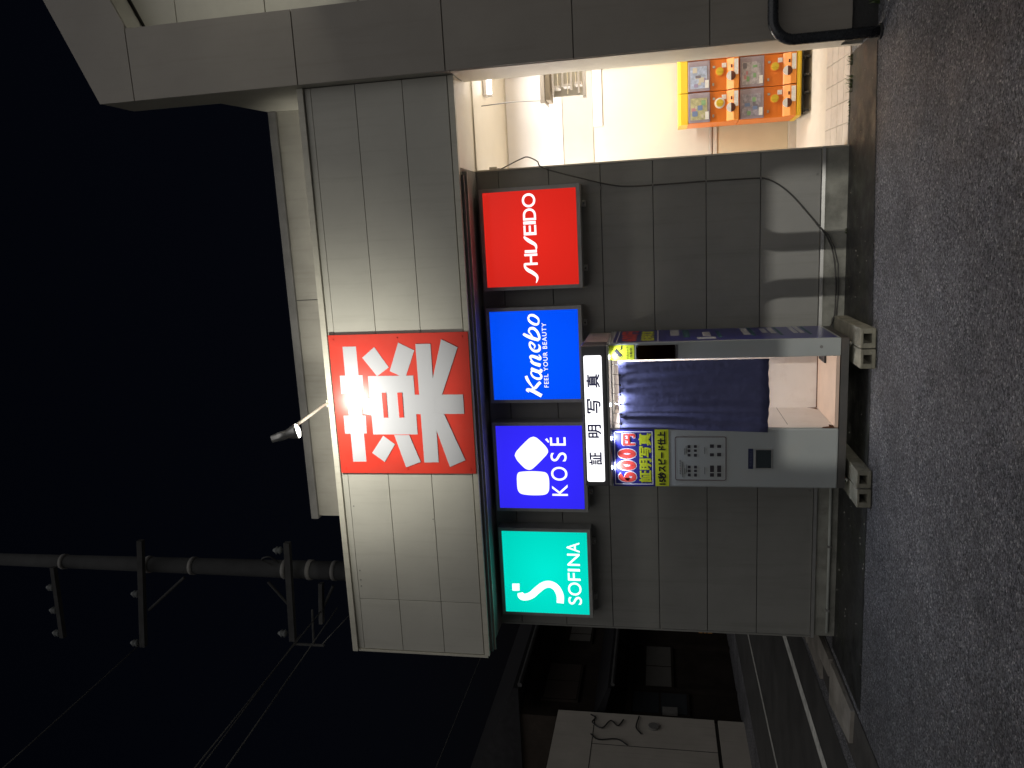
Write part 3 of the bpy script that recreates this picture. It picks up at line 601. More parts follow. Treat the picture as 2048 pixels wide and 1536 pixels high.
# posters on the cabinet
yb = BF
def slab(name, m, x0, x1, z0, z1, y, t=0.0012, parent=bo):
    return box(name, m, parent, x0, x1, y-t, y, z0, z1)
pb = slab('price_poster', M_navy, -2.002, -1.538, 1.548, 1.875, yb-0.0005)
mb = MB(); a0, a1, b0, b1 = -1.988, -1.552, 1.562, 1.862
mb.box(a0,a1,yb-0.0026,yb-0.0018,b1-0.007,b1).box(a0,a1,yb-0.0026,yb-0.0018,b0,b0+0.007).box(a0,a0+0.007,yb-0.0026,yb-0.0018,b0+.0071,b1-.0071).box(a1-0.007,a1,yb-0.0026,yb-0.0018,b0+.0071,b1-.0071)
mb.build('border', M_pwh, pb)
def digits(parent, x0, z0, s, y, basis=None):
    # fat rounded 6 0 0 with a white edge
    el = lambda cx, cz, rx, rz, a0, a1, n: [(cx+rx*math.cos(R(a0+(a1-a0)*k/n)), cz+rz*math.sin(R(a0+(a1-a0)*k/n))) for k in range(n+1)]
    six = el(0.046, 0.070, 0.025, 0.053, 50, 180, 8) + [(0.021,0.055)] + el(0.046, 0.046, 0.024, 0.029, 180, 520, 14)
    zero = el(0.0, 0.070, 0.023, 0.053, 0, 360, 24)
    for i, (pts, ox) in enumerate(((six, 0.0), (zero, 0.139), (zero, 0.232))):
        P = [(x0+(a+ox)*s, z0+b*s) for a, b in pts]
        for wd, dy, m in ((0.043, 0.0004, M_pwh), (0.032, 0.0010, M_prd)):
            mb = MB(); stroke(mb, P, [wd*s]*len(P), y, dy+0.0001*i, 2); mb.build('lettering', m, parent)
digits(pb, -1.972, 1.693, 1.02, yb-0.0020)
lettering('lettering', '円', (-1.660,-1.576,1.700,1.792), -(yb-0.0020), M_pwh, pb, fat=0.010)
lettering('lettering', '円', (-1.660,-1.576,1.700,1.792), -(yb-0.0040), M_prd, pb, fat=0.005)
lettering('lettering', '証明写真', (-1.968,-1.572,1.576,1.668), -(yb-0.0020), M_yel, pb, fat=0.0045)
ps = slab('speed_poster', M_yel, -2.000, -1.538, 1.440, 1.545, yb-0.0005)
lettering('lettering', '15秒スピード仕上', (-1.985,-1.556,1.464,1.523), -(yb-0.0020), M_blk, ps, fat=0.0030)
# print chart: a thin frame and small dark photo squares
pc = slab('size_chart', M_bw, -1.950, -1.596, 1.005, 1.392, yb-0.0004, 0.0008)
rro = []; 
def rrect(x0, x1, z0, z1, r, n=4):
    o = []
    for cx, cz, s0 in ((x1-r,z1-r,0),(x0+r,z1-r,90),(x0+r,z0+r,180),(x1-r,z0+r,270)):
        for k in range(n+1):
            a = R(s0+90*k/n); o.append((cx+r*math.cos(a), cz+r*math.sin(a)))
    return o
o1 = rrect(-1.950,-1.596,1.005,1.392,0.014); o2 = rrect(-1.945,-1.601,1.010,1.387,0.010)
n_ = len(o1); y_ = yb-0.0021
mb = MB(); mb.add([(a,y_,b) for a,b in o1]+[(a,y_,b) for a,b in o2], [(i,(i+1)%n_,n_+(i+1)%n_,n_+i) for i in range(n_)]); mb.build('border', mat('maroon_print', (0.06,0.012,0.015), 0.5), pc)
mb = MB()
for (zc, zh) in ((1.285,0.022),(1.237,0.022)):
    for xc in (-1.905,-1.873,-1.841,-1.745,-1.710,-1.675):
        mb.fprism(rrect(xc-0.011+random.uniform(-.003,.003),xc+0.011,zc-zh/2,zc+zh/2,0.003,2), yb-0.0016, 0.0008)
for (zc, zh) in ((1.112,0.03),(1.058,0.03)):
    for xc in (-1.905,-1.868,-1.842,-1.74,-1.672):
        mb.fprism(rrect(xc-0.014,xc+0.013+random.uniform(-.003,.003),zc-zh/2,zc+zh/2,0.003,2), yb-0.0016, 0.0008)
for i in range(7): mb.box(-1.925,-1.80-0.01*i,yb-0.0024,yb-0.0016,1.335,1.338) if i == 0 else mb.box(-1.92+0.02*i,-1.905+0.02*i,yb-0.0024,yb-0.0016,1.352,1.356)
for x0_, x1_, z_ in ((-1.90,-1.85,1.318),(-1.74,-1.69,1.318),(-1.90,-1.84,1.165),(-1.735,-1.68,1.165),(-1.885,-1.82,1.305),(-1.73,-1.67,1.305)):
    mb.box(x0_,x1_,yb-0.0024,yb-0.0016,z_,z_+0.003)
mb.build('print', mat('chart_print', (0.03,0.026,0.032), 0.5), pc)['kind'] = 'stuff'
# photo outlet and its name plate
slab('name_plate', mat('plate_navy', (0.015,0.02,0.06), 0.4), -1.853,-1.693,0.806,0.842, yb-0.0005, 0.003)
lettering('lettering', '写真取出口', (-1.835,-1.712,0.815,0.833), -(yb-0.0036), mat('plate_ink',(0.10,0.11,0.16),0.5), bo)
sl = MB(); sl.box(-1.853,-1.695,yb-0.006,yb-0.0002,0.785,0.793).box(-1.853,-1.695,yb-0.006,yb-0.0002,0.664,0.672).box(-1.853,-1.846,yb-0.006,yb-0.0002,0.6725,0.7845).box(-1.702,-1.695,yb-0.006,yb-0.0002,0.6725,0.7845)
sl.build('outlet_frame', M_alu, bo)
box('outlet_flap', mat('flap_dark', (0.03,0.04,0.045), 0.15), bo, -1.846,-1.702, yb-0.003, yb-0.0003, 0.6725, 0.7845)
# camera notice, mirror, side advert
cn = slab('camera_notice', M_yel, -0.983,-0.868,1.690,1.880, yb-0.0005)
mb = MB()
mb.fprism([(-0.966,1.800),(-0.914,1.846),(-0.893,1.824),(-0.945,1.778)], yb-0.0018, 0.0014)
mb.fprism([(-0.914,1.800),(-0.907,1.806),(-0.892,1.786),(-0.899,1.781)], yb-0.0018, 0.0010)
mb.fprism([(-0.900,1.792),(-0.874,1.792),(-0.874,1.780),(-0.900,1.778)], yb-0.0018, 0.0012)
mb.fprism([(-0.976,1.792),(-0.970,1.797),(-0.949,1.775),(-0.955,1.770)], yb-0.0018, 0.0008)
mb.build('camera_symbol', M_blk, cn)
lettering('lettering', '防犯カメラ', (-0.975,-0.880,1.733,1.752), -(yb-0.0019), M_blk, cn, bold=0.01)
lettering('lettering', '作動中', (-0.965,-0.890,1.703,1.725), -(yb-0.0019), M_blk, cn, bold=0.02)
mb = MB(); mb.add([(-0.982,yb-0.006,1.365),(-0.872,yb-0.006,1.365),(-0.872,yb-0.006,1.676),(-0.982,yb-0.006,1.676),(-0.982,yb-0.0004,1.365),(-0.872,yb-0.0004,1.365),(-0.872,yb-0.0004,1.676),(-0.982,yb-0.0004,1.676)],
   [(0,1,2,3),(0,3,7,4)[::-1],(1,5,6,2),(3,2,6,7),(0,4,5,1)])
mr = mb.build('mirror', mat('mirror_glass', (0.32,0.32,0.33), 0.02, metal=1.0), bo)
for x in (-0.973,-0.881):
    for z in (1.377,1.664):
        mb = MB(); mb.disc((x,yb-0.0062,z), (0,-1,0), (1,0,0), 0.005, 0.003, 10); mb.build('mirror_screw', M_steel, mr)
xs = BX1
def sslab(name, m, y0, y1, z0, z1, o=0.0, parent=sp):
    return box(name, m, parent, xs+0.0004+o, xs+0.0014+o, y0, y1, z0, z1)
ad = sslab('side_advert', M_navy, 5.875, 6.535, 0.215, 1.855)
sslab('advert_line', M_pwh, 5.88, 6.53, 1.822, 1.828, 0.0014, ad)
sslab('advert_line', M_pwh, 5.88, 6.53, 1.506, 1.512, 0.0014, ad)
lettering('lettering', '600円', (5.915,6.49,1.672,1.793), xs+0.0018, M_prd, ad, SIDE, fat=0.010)
lettering('lettering', '証明写真', (5.93,6.47,1.540,1.640), xs+0.0018, M_yel, ad, SIDE, fat=0.006)
M_adw = mat('advert_grey', (0.42,0.43,0.46), 0.5, var=0.15, vscale=40); M_adg = mat('advert_green', (0.03,0.10,0.13), 0.5)
for y0, y1, z0, z1 in ((6.17,6.50,1.34,1.41),(5.94,6.05,1.07,1.21),(6.10,6.34,1.10,1.16),(6.11,6.52,0.80,0.85),(6.2,6.45,0.66,0.70),(6.16,6.5,0.60,0.64),(6.15,6.52,0.44,0.475),(6.14,6.52,0.395,0.43)):
    sslab('advert_print', M_adw, y0, y1, z0, z1, 0.0014, ad)
for y0, y1, z0, z1 in ((6.05,6.50,1.26,1.31),(6.0,6.4,1.02,1.05),(6.05,6.52,0.765,0.79),(6.05,6.52,0.565,0.585),(6.05,6.52,0.355,0.375)):
    sslab('advert_print', M_adg, y0, y1, z0, z1, 0.0014, ad)
mb = MB(); mb.disc((-0.915,yb-0.0005,0.33), (0,-1,0), (1,0,0), 0.012, 0.002, 10); mb.build('blank_plug', M_cap, bo)
for x in (-0.90,-1.95):
    for y in (5.90,6.46):
        t = MB(); t.tube([(x,y,0.112),(x,y,0.145)], 0.007, 8); t.tube([(x,y,0.112),(x,y,0.124)], 0.022, 12); t.build('levelling_foot', M_steel, bo)

# ================================================================== concrete blocks under the booth
M_blkc = mat('block_concrete', (0.235,0.225,0.175), 0.9, var=0.3, vscale=9, bump=0.6, bscale=70, rand=0.15, dirt=(0.10,0.10,0.06), dirt_amt=0.6, dirt_scale=7)
def block(label, x0, x1, y0, y1, h, holes):
    # beam with an open core showing at its front end
    mb = MB(); w = x1-x0; hz0, hz1 = h*0.30, h*0.82
    hx0, hx1 = x0+w*holes[0], x0+w*holes[1]
    mb.cbox(x0, x1, y0+0.30, y1, 0.006, h, 0.008)
    mb.cbox(x0, x1, y0, y0+0.2995, 0.006, hz0, 0.005).cbox(x0, x1, y0, y0+0.2995, hz1, h, 0.005)
    mb.box(x0+.001, hx0, y0+.002, y0+0.2995, hz0, hz1).box(hx1, x1-.001, y0+.002, y0+0.2995, hz0, hz1)
    return tag(mb.build('concrete_block', M_blkc), label, 'block', 'concrete blocks under the booth')
block('pale concrete block on the entrance side, outer one under the right of the booth', -0.905, -0.765, 5.665, 6.50, 0.108, (0.25,0.75))
block('concrete block just inside the right-hand pair under the booth', -1.050, -0.912, 5.655, 6.40, 0.106, (0.25,0.72))
block('concrete block just inside the left-hand pair under the booth', -1.930, -1.800, 5.640, 6.42, 0.106, (0.25,0.75))
block('concrete block sticking out under the booth at its far left corner', -2.075, -1.937, 5.630, 6.40, 0.104, (0.28,0.75))

# ================================================================== power cord
M_cord = mat('cord_grey', (0.05,0.048,0.045), 0.6)
cp = [(0.574,D+0.09,2.85),(0.585,D+0.06,2.80),(0.605,D,2.73),(0.640,D-0.05,2.62),(0.648,D-0.06,2.565),(0.610,D-0.04,2.49),(0.552,D-0.016,2.44),(0.445,D-0.012,2.114),(0.375,D-0.009,1.86),(0.357,D-0.009,1.70),(0.356,D-0.009,1.50),(0.360,D-0.010,1.103),
      (0.358,D-0.010,0.72),(0.345,D-0.012,0.62),(0.290,D-0.014,0.52),(0.20,D-0.018,0.42),(0.07,D-0.024,0.31),(-0.065,D-0.032,0.205),(-0.17,D-0.020,0.14),(-0.26,D-0.014,0.105),(-0.40,D-0.014,0.083),(-0.60,D-0.016,0.075),(-0.80,D-0.03,0.085),(-0.92,6.57,0.16)]
t = MB(); t.tube(catmull(cp, 6), 0.0055, 8); cd = tag(t.build('extension_cord', M_cord, None, True), 'dark power cord looping out of the entrance and down the wall', 'cord')
t = MB(); t.tube([(0.573,D+0.10,2.885),(0.574,D+0.09,2.84)], [0.016,0.012], 10); t.build('plug', M_rubber, cd)
t = MB(); t.tube([(-0.03,D-0.028,0.235),(-0.12,D-0.030,0.15),(-0.22,D-0.022,0.098),(-0.36,D-0.02,0.062),(-0.62,D-0.02,0.055),(-0.86,6.60,0.07)], 0.0045, 8); t.build('cord_strand', M_cord, cd)
for x, z in ((0.36,1.966),(0.357,1.532),(0.36,1.101),(0.357,0.67)): box('cord_clip', M_cap, cd, x-0.012, x+0.012, D-0.016, D-0.0005, z-0.006, z+0.006)
skt = box('wall_socket', M_beige, None, 0.5735, 0.60, D+0.06, D+0.10, 2.86, 2.93, 0.006); tag(skt, 'small beige wall socket inside the entrance edge with the cord plugged in', 'socket')
t = MB(); t.tube([(-3.62,D-0.022,0.070),(-2.02,D-0.022,0.070)], 0.013, 12)
pp = tag(t.build('wall_pipe', mat('pale_pipe', (0.42,0.44,0.40), 0.5, var=0.15), None, True), 'pale pipe running along the foot of the wall left of the booth', 'pipe')
for x in (-3.4,-2.8,-2.2): box('pipe_clip', M_cap, pp, x-0.01, x+0.01, D-0.038, D-0.007, 0.055, 0.085)
lab = box('yellow_notice', mat('notice_orange', (0.35,0.16,0.03), 0.5), None, -3.70, -3.6835, D+0.012, D+0.10, 1.06, 1.18); tag(lab, 'small orange and black notice at the far corner of the wall', 'notice')
box('stripe', M_blk, lab, -3.7015, -3.6825, D+0.011, D+0.101, 1.10, 1.112); box('stripe', M_blk, lab, -3.7015, -3.6825, D+0.011, D+0.101, 1.135, 1.147)

# ================================================================== capsule toy machines
M_gy = mat('capsule_yellow', (0.80,0.52,0.03), 0.35); M_go = mat('capsule_orange', (0.78,0.20,0.022), 0.35); M_gol = mat('capsule_orange_light', (0.85,0.30,0.05), 0.35)
M_gbr = mat('outlet_brown', (0.10,0.025,0.012), 0.4); M_gwh = mat('label_white', (0.85,0.82,0.78), 0.4, var=0.1, vscale=60)
M_dial = mat('dial_yellow', (0.70,0.50,0.04), 0.3); M_clear = mat('clear_case', (0.36,0.30,0.34), 0.12, var=0.1, vscale=20)
M_card = [mat('card_blue', (0.42,0.48,0.62), 0.4, var=0.35, vscale=25), mat('card_green', (0.48,0.45,0.25), 0.4, var=0.4, vscale=25),
          mat('card_mauve', (0.42,0.38,0.40), 0.4, var=0.45, vscale=30), mat('card_grey', (0.34,0.31,0.36), 0.4, var=0.45, vscale=28)]
GY = 7.70
M_prt = [mat('print_%s' % n_, c_, 0.4) for n_, c_ in (('lilac',(0.36,0.30,0.45)),('grey',(0.20,0.18,0.21)),('green',(0.25,0.42,0.22)),('cream',(0.62,0.56,0.44)),('rose',(0.55,0.25,0.27)),('blue',(0.20,0.27,0.45)))]
def gacha(label, x0, w, z0, h, top, ring, card):
    t = thing('capsule_machine', label, 'toy machine', (x0+w/2, GY+0.1, z0), 'orange capsule toy machines in the entrance')
    x1 = x0+w-0.004; zc = z0+h
    cap = 0.085 if top else 0.0
    zt = zc-cap; H = (zt-z0)
    box('body', M_go, t, x0, x1, GY, GY+0.34, z0+0.002, zt-0.001, 0.004)
    if top:
        mb = MB(); mb.prism([(GY-0.012,zt),(GY+0.34,zt),(GY+0.34,zc),(GY+0.03,zc),(GY-0.004,zc-0.02)], (x0-0.004 if x0 < 1 else x0,0,0), (0,1,0), (0,0,1), (1,0,0), x1-x0+0.002); mb.build('top_cap', M_gy, t)
    zw0 = z0+H*0.56
    wn_ = box('window', M_clear, t, x0+0.006, x1-0.002, GY-0.016, GY-0.0005, zw0, zt-0.006, 0.005)
    box('display_card', card, wn_, x0+0.03, x1-0.05, GY-0.0185, GY-0.0165, zw0+H*0.06, zt-0.025)
    rg = random.Random(int(x0*1000)+int(z0*77)); zr0, zr1 = zw0+H*0.06+0.008, zt-0.033
    for k in range(7):
        xa = rg.uniform(x0+0.034, x1-0.10); za = rg.uniform(zr0, zr1-0.03)
        mb = MB(); mb.fprism(rrect(xa, xa+rg.uniform(0.02,0.05), za, min(zr1, za+rg.uniform(0.015,0.05)), 0.005, 2), GY-0.0186, 0.0004+0.0002*k)
        mb.build('printed_figure', M_prt[rg.randrange(len(M_prt))], wn_)
    box('display_card', M_gwh, wn_, x0+0.03, x0+0.10, GY-0.0212, GY-0.0206, zw0+0.012, zw0+0.045)
    zf0 = z0+H*0.17
    mb = MB(); mb.prism([(GY-0.045,z0+0.004),(GY-0.0005,z0+0.004),(GY-0.0005,zf0+0.03),(GY-0.012,zf0+0.02),(GY-0.045,zf0-0.03)], (x0+0.004,0,0), (0,1,0), (0,0,1), (1,0,0), x1-x0-0.006); mb.build('tray', M_gol, t)
    box('price_card', M_gwh, t, x0+0.125, x1-0.015, GY-0.0475, GY-0.0455, z0+0.008, z0+0.045)
    xd = x0+w*0.60; zd = z0+H*0.37
    mb = MB(); mb.disc((xd,GY-0.0005,zd), (0,-1,0), (1,0,0), 0.048 if ring else 0.040, 0.008, 24); di = mb.build('dial_plate', M_gwh if ring else M_gol, t)
    mb = MB(); mb.disc((xd,GY-0.009,zd), (0,-1,0), (1,0,0), 0.033, 0.014, 24); mb.build('dial', M_dial, di)
    mb = MB(); mb.box(xd-0.006, xd+0.006, GY-0.034, GY-0.0235, zd-0.028, zd+0.028); mb.build('dial_grip', M_dial, di)
    xo = x0+w*0.42; zo = z0+H*0.20
    mb = MB(); mb.disc((xo,GY-0.0465,zo-0.02), (0,-1,0), (1,0,0), 0.041, 0.004, 12, 0, 180); mb.build('outlet_flap', M_gwh, t)
    mb = MB(); mb.disc((xo,GY-0.0465,zo-0.02), (0,-1,0), (1,0,0), 0.041, 0.003, 12, 180, 360); mb.build('outlet', M_gbr, t)
    box('coin_slot', M_alu, t, x0+0.045, x0+0.070, GY-0.008, GY-0.0005, zd+0.05, zd+0.066, 0.002)
    box('coin_slot', M_alu, t, x1-0.075, x1-0.055, GY-0.007, GY-0.0005, zd+0.04, zd+0.062, 0.002)
    box('coin_return', M_gwh, t, x1-0.075, x1-0.035, GY-0.006, GY-0.0005, z0+H*0.24, z0+H*0.24+0.04, 0.002)
    box('lock', M_gbr, t, x1-0.09, x1-0.06, GY-0.052, GY-0.046, z0+0.06, z0+0.075, 0.002)
G0, GW = 0.948, 0.278
names = [('upper orange capsule machine at the left end, ring around its dial', 'lower orange capsule machine at the left end, below the ringed one'),
         ('upper orange capsule machine in the middle with a pale blue card', 'lower orange capsule machine in the middle, mauve window card'),
         ('upper orange capsule machine half hidden by the tower edge', 'lower orange capsule machine half hidden by the tower edge')]
for i in range(3):
    gacha(names[i][0], G0+i*GW, GW, 0.742, 0.546, True, i == 0, M_card[(1,0,3)[i]])
    gacha(names[i][1], G0+i*GW, GW, 0.238, 0.502, False, False, M_card[(3,2,0)[i]])
gb = thing('machine_trolley', 'low yellow stand on black castors under the capsule machines', 'stand', (G0+0.42, 7.85, 0.13))
mb = MB(); mb.prism([(GY-0.055,0.236),(GY-0.055,0.212),(GY-0.03,0.196),(GY+0.34,0.196),(GY+0.34,0.236)], (G0-0.004,0,0), (0,1,0), (0,0,1), (1,0,0), 3*GW+0.004); mb.build('platform', M_gy, gb)
box('underframe', M_rubber, gb, G0+0.01, G0+3*GW-0.01, GY+0.0, GY+0.30, 0.172, 0.195)
for i in range(6):
    x = G0+0.03+i*0.155
    t = MB(); t.disc((x,GY-0.015,0.142), (1,0,0), (0,1,0), 0.024, 0.018, 14); c_ = t.build('castor', M_rubber, gb)
    t = MB(); t.disc((x+0.0181,GY-0.015,0.142), (1,0,0), (0,1,0), 0.011, 0.003, 10); t.build('hub', M_alu, c_)
    box('castor_fork', M_rubber, gb, x-0.004, x+0.022, GY-0.025, GY+0.02, 0.160, 0.1725)

# ================================================================== guard rail in front of the tower
M_pipe = mat('black_pipe', (0.03,0.033,0.037), 0.28, metal=0.2, var=0.2, vscale=20, rvar=0.1)
pts = [(1.222,5.845,0.0),(1.222,5.845,0.28),(1.222,5.845,0.555)]
for k in range(1, 9):
    a = R(90*k/8); pts.append((1.222+0.145*(1-math.cos(a)), 5.845, 0.555+0.145*math.sin(a)))
pts += [(1.8,5.845,0.70)]
for k in range(1, 9):
    a = R(90*k/8); pts.append((1.8+0.145*math.sin(a), 5.845, 0.555+0.145*math.cos(a)))
pts += [(1.945,5.845,0.0)]
t = MB(); t.tube(pts, 0.0365, 18)
gr = tag(t.build('guard_rail', M_pipe, None, True), 'black bent-pipe guard rail standing in front of the tower', 'railing')
for x in (1.222, 1.945):
    mb = MB(); mb.disc((x,5.845,0.005), (0,0,1), (1,0,0), 0.052, 0.012, 18); mb.build('foot_collar', M_conc, gr)

# ================================================================== weeds in the joints
M_weed = mat('weed_leaf', (0.055,0.085,0.02), 0.6, var=0.3, vscale=30)
def weed(label, x, y, z, n, h, sp, seed):
    rg = random.Random(seed); mb = MB()
    for i in range(n):
        a = rg.uniform(0, 2*math.pi); L = h*rg.uniform(0.5, 1.1); w = 0.0035*rg.uniform(0.7,1.4); bx, by = rg.uniform(-sp,sp), rg.uniform(-0.01,0.01)
        pr = []
        for k in range(4):
            q = k/3; ox = math.cos(a)*L*0.75*q*q+bx; oy = math.sin(a)*L*0.6*q*q+by; oz = L*(q-0.35*q*q)
            ww = w*(1-q)+0.0004; pr += [(x+ox-math.sin(a)*ww, y+oy+math.cos(a)*ww, z+oz), (x+ox+math.sin(a)*ww, y+oy-math.cos(a)*ww, z+oz)]
        mb.add(pr, [(2*k,2*k+1,2*k+3,2*k+2) for k in range(3)])
    return tag(mb.build('weed', M_weed), label, 'weed', 'weeds in the paving joints')
weed('small weed tuft at the foot of the guard rail post by the tower', 1.20, 6.62, 0.004, 26, 0.06, 0.04, 1)
weed('sprawling weed on the dark strip before the entrance tiles', 1.02, 6.60, 0.004, 30, 0.075, 0.06, 2)
weed('long grass stalk leaning from the plinth behind the guard rail', 1.42, 5.905, 0.004, 9, 0.13, 0.02, 3)
weed('thin mossy weed row along the threshold edge, middle of the entrance', 0.82, 6.64, 0.004, 20, 0.03, 0.10, 4)
weed('tiny weed at the wall foot between entrance and booth', -0.10, 6.625, 0.004, 10, 0.04, 0.02, 5)

# ================================================================== utility pole and lines
M_pole = mat('pole_concrete', (0.050,0.051,0.052), 0.95, spec=0.08, var=0.15, vscale=4, bump=0.2, bscale=40)
M_arm = mat('galvanised', (0.055,0.055,0.055), 0.9, metal=0.0, spec=0.1, var=0.2)
M_ins = mat('porcelain', (0.16,0.17,0.17), 0.6, spec=0.2)
po = thing('utility_pole', 'tall concrete utility pole with crossarms behind the store', 'utility pole', (-4.81,10,0))
t = MB(); t.tube([(-4.81,10,0),(-4.81,10,6.5),(-4.81,10,14)], [0.175,0.14,0.085], 18); t.build('shaft', M_pole, po, True)
for z in (6.35,6.75,7.15,8.72,9.5,11.05):
    r = 0.175-0.0064*z+0.006 if z < 6.5 else 0.148-(z-6.5)*0.0073
    t = MB(); t.tube([(-4.81,10,z-0.03),(-4.81,10,z+0.03)], r+0.008, 18); t.build('band', M_cap, po, True)
def arm(xa, za, xb, zb, w=0.045): 
    mb = MB(); mb.prism([(xa,za-w),(xb,zb-w),(xb,zb+w),(xa,za+w)], (0,9.80,0), (1,0,0), (0,0,1), (0,-1,0), 0.08); return mb.build('crossarm', M_arm, po)
arms = [arm(-4.30,9.40,-6.10,9.64), arm(-4.27,6.95,-5.86,7.04), arm(-4.80,11.05,-6.02,11.10,0.035), arm(-4.90,6.48,-5.55,6.54,0.03)]
for xa, za, xb, zb in ((-4.90,8.75,-5.48,9.46),(-4.92,7.35,-5.35,7.0),(-4.95,6.3,-5.3,6.5)):
    t = MB(); t.tube([(xa,9.78,za),(xb,9.78,zb)], 0.022, 8); t.build('brace', M_arm, po)
for x, z in ((-5.15,11.13),(-5.95,11.17),(-5.55,11.15),(-6.05,9.75),(-5.2,9.6),(-5.75,7.16),(-4.4,7.08)):
    t = MB(); t.tube([(x,9.76,z-0.03),(x,9.76,z),(x,9.76,z+0.03),(x,9.76,z+0.05),(x,9.76,z+0.08),(x,9.76,z+0.11)], [0.03,0.06,0.035,0.06,0.035,0.02], 12); t.build('insulator', M_ins, po, True)
t = MB(); t.tube([(-5.93,9.78,7.05),(-5.93,9.78,6.55)], 0.022, 8); t.tube([(-5.93,9.78,6.72),(-5.35,9.78,6.68)], 0.018, 8); t.build('drop_bracket', M_arm, po)
t = MB(); t.tube(catmull([(-4.66,9.9,7.2),(-4.55,9.85,7.32),(-4.60,9.85,7.45),(-4.70,9.88,7.3)],5), 0.012, 8); t.build('cable_loop', M_rubber, po)
M_wire = mat('cable', (0.10,0.10,0.095), 0.5)
def wire(label, a, b, sag, r=0.008):
    P = []
    for k in range(25):
        q = k/24; P.append((a[0]+(b[0]-a[0])*q, a[1]+(b[1]-a[1])*q, a[2]+(b[2]-a[2])*q - sag*4*q*(1-q)))
    t = MB(); t.tube(P, r, 6); return tag(t.build('power_line', M_wire, None, True), label, 'power line', 'overhead lines at the pole')
wire('topmost thin overhead line leaving the end of the upper crossarm', (-6.09,9.76,9.72), (-6.09,-18,9.4), 0.5)
wire('overhead line leaving the outer tip of the middle crossarm', (-5.34,9.76,6.52), (-5.34,-18,6.7), 0.35)
wire('lowest overhead line slanting from the pole behind the fascia end', (-5.284,9.76,6.26), (-5.284,-18,4.9), 0.2)
wire('short overhead line joining the drop bracket beside the pole', (-5.744,9.76,6.90), (-5.744,-18,6.4), 0.4, 0.007)
wire('faint low overhead line far left, crossing in front of the dark house', (-6.169,20,4.30), (-6.169,-18,4.5), 0.2, 0.006)
t = wire('overhead line carried straight back from the middle crossarm', (-5.93,9.78,6.6), (-5.9,40,6.4), 0.5, 0.007)

# ================================================================== across the side road
M_pale = mat('pale_render', (0.55,0.51,0.45), 0.85, var=0.08, vscale=1.5, bump=0.2, bscale=25, streak=0.25)
pbx = -9.468
pbld = thing('pale_building', 'low pale rendered building across the side road with loose cables on it', 'building', (-11, 9, 0))
box('wall', M_pale, pbld, -14, pbx, 2.0, 13.72, 0.56, 3.62)
box('plinth', M_pale, pbld, -14, pbx+0.01, 2.0, 13.70, 0.0, 0.49)
box('joint_band', M_gap, pbld, -13.99, pbx-0.05, 2.01, 13.69, 0.491, 0.559)
box('render_joint', M_gap, pbld, pbx+0.0005, pbx+0.003, 2.2, 13.6, 2.86, 2.875)
box('render_joint', M_gap, pbld, pbx+0.0005, pbx+0.003, 12.75, 12.765, 0.56, 2.855)
for pts in ([(13.6,2.95),(13.5,2.85),(13.35,2.9),(13.2,2.7),(13.45,2.55),(13.3,2.4),(13.5,2.3)], [(13.0,2.9),(12.85,2.75),(12.9,2.4),(12.75,2.2)], [(13.65,2.0),(13.3,2.05),(13.1,1.95)]):
    t = MB(); t.tube(catmull([(pbx+0.03,y,z) for y,z in pts],4), 0.014, 6); t.build('cable', M_rubber, pbld)
mb = MB(); mb.disc((pbx+0.001,13.35,1.72), (1,0,0), (0,1,0), 0.10, 0.05, 14); mb.build('vent_hood', M_cap, pbld)
M_wood = mat('dark_timber', (0.030,0.024,0.020), 0.9, spec=0.15, var=0.3, vscale=2, streak=0.3); M_roof = mat('roof_tile_dark', (0.018,0.018,0.020), 0.9, var=0.2, spec=0.1)
M_shoji = mat('window_paper', (0.15,0.143,0.128), 0.7, var=0.08)
ho = thing('timber_house', 'dark old timber house with pale paned window beyond the pale building', 'house', (-12, 16, 0))
hx = -9.75
box('wall', M_wood, ho, -16, hx, 13.9, 24, 0.0, 4.45)
mb = MB(); mb.prism([(-16.4,4.45),(hx+0.65,4.45),(hx+0.65,4.56),(-13,6.3),(-16.4,5.0)], (0,13.8,0), (1,0,0), (0,0,1), (0,1,0), 10.5); rf = mb.build('roof', M_roof, ho)
mb = MB(); mb.prism([(hx,2.75),(hx+0.75,2.55),(hx+0.75,2.62),(hx,2.95)], (0,13.85,0), (1,0,0), (0,0,1), (0,1,0), 10.3); mb.build('lower_roof', M_roof, ho)
def win(y0, y1, z0, z1, cols, rws, m):
    f = box('window', M_wood, ho, hx+0.001, hx+0.06, y0, y1, z0, z1)
    for i in range(cols):
        for j in range(rws):
            w_ = (y1-y0-0.06)/cols; h_ = (z1-z0-0.06)/rws
            box('pane', m, f, hx+0.055, hx+0.066, y0+0.03+i*w_+0.02, y0+0.03+(i+1)*w_-0.02, z0+0.03+j*h_+0.02, z0+0.03+(j+1)*h_-0.02)
win(15.0, 16.75, 1.30, 1.95, 2, 1, M_shoji)
win(16.75, 17.5, 3.2, 3.8, 2, 1, M_shoji)
win(14.1, 14.9, 1.0, 2.2, 1, 2, mat('window_dark', (0.03,0.035,0.04), 0.2))
win(14.4, 15.8, 3.3, 4.1, 2, 1, mat('window_brown', (0.055,0.042,0.034), 0.5))
for y in (14.0, 15.0, 16.78): box('post', M_wood, ho, hx+0.001, hx+0.09, y-0.05, y+0.05, 0.0, 2.74)
box('beam', M_wood, ho, hx+0.001, hx+0.10, 13.9, 24, 2.18, 2.30)
t = MB(); t.tube([(hx+0.70,13.85,4.42),(hx+0.70,24,4.42)], 0.05, 8); t.build('gutter', M_arm, ho)
t = MB(); t.tube([(hx+0.80,13.9,2.52),(hx+0.80,24,2.52)], 0.04, 8); t.build('gutter', M_arm, ho)
box('meter_box', M_cap, ho, hx+0.001, hx+0.15, 14.05, 14.25, 1.25, 1.55)

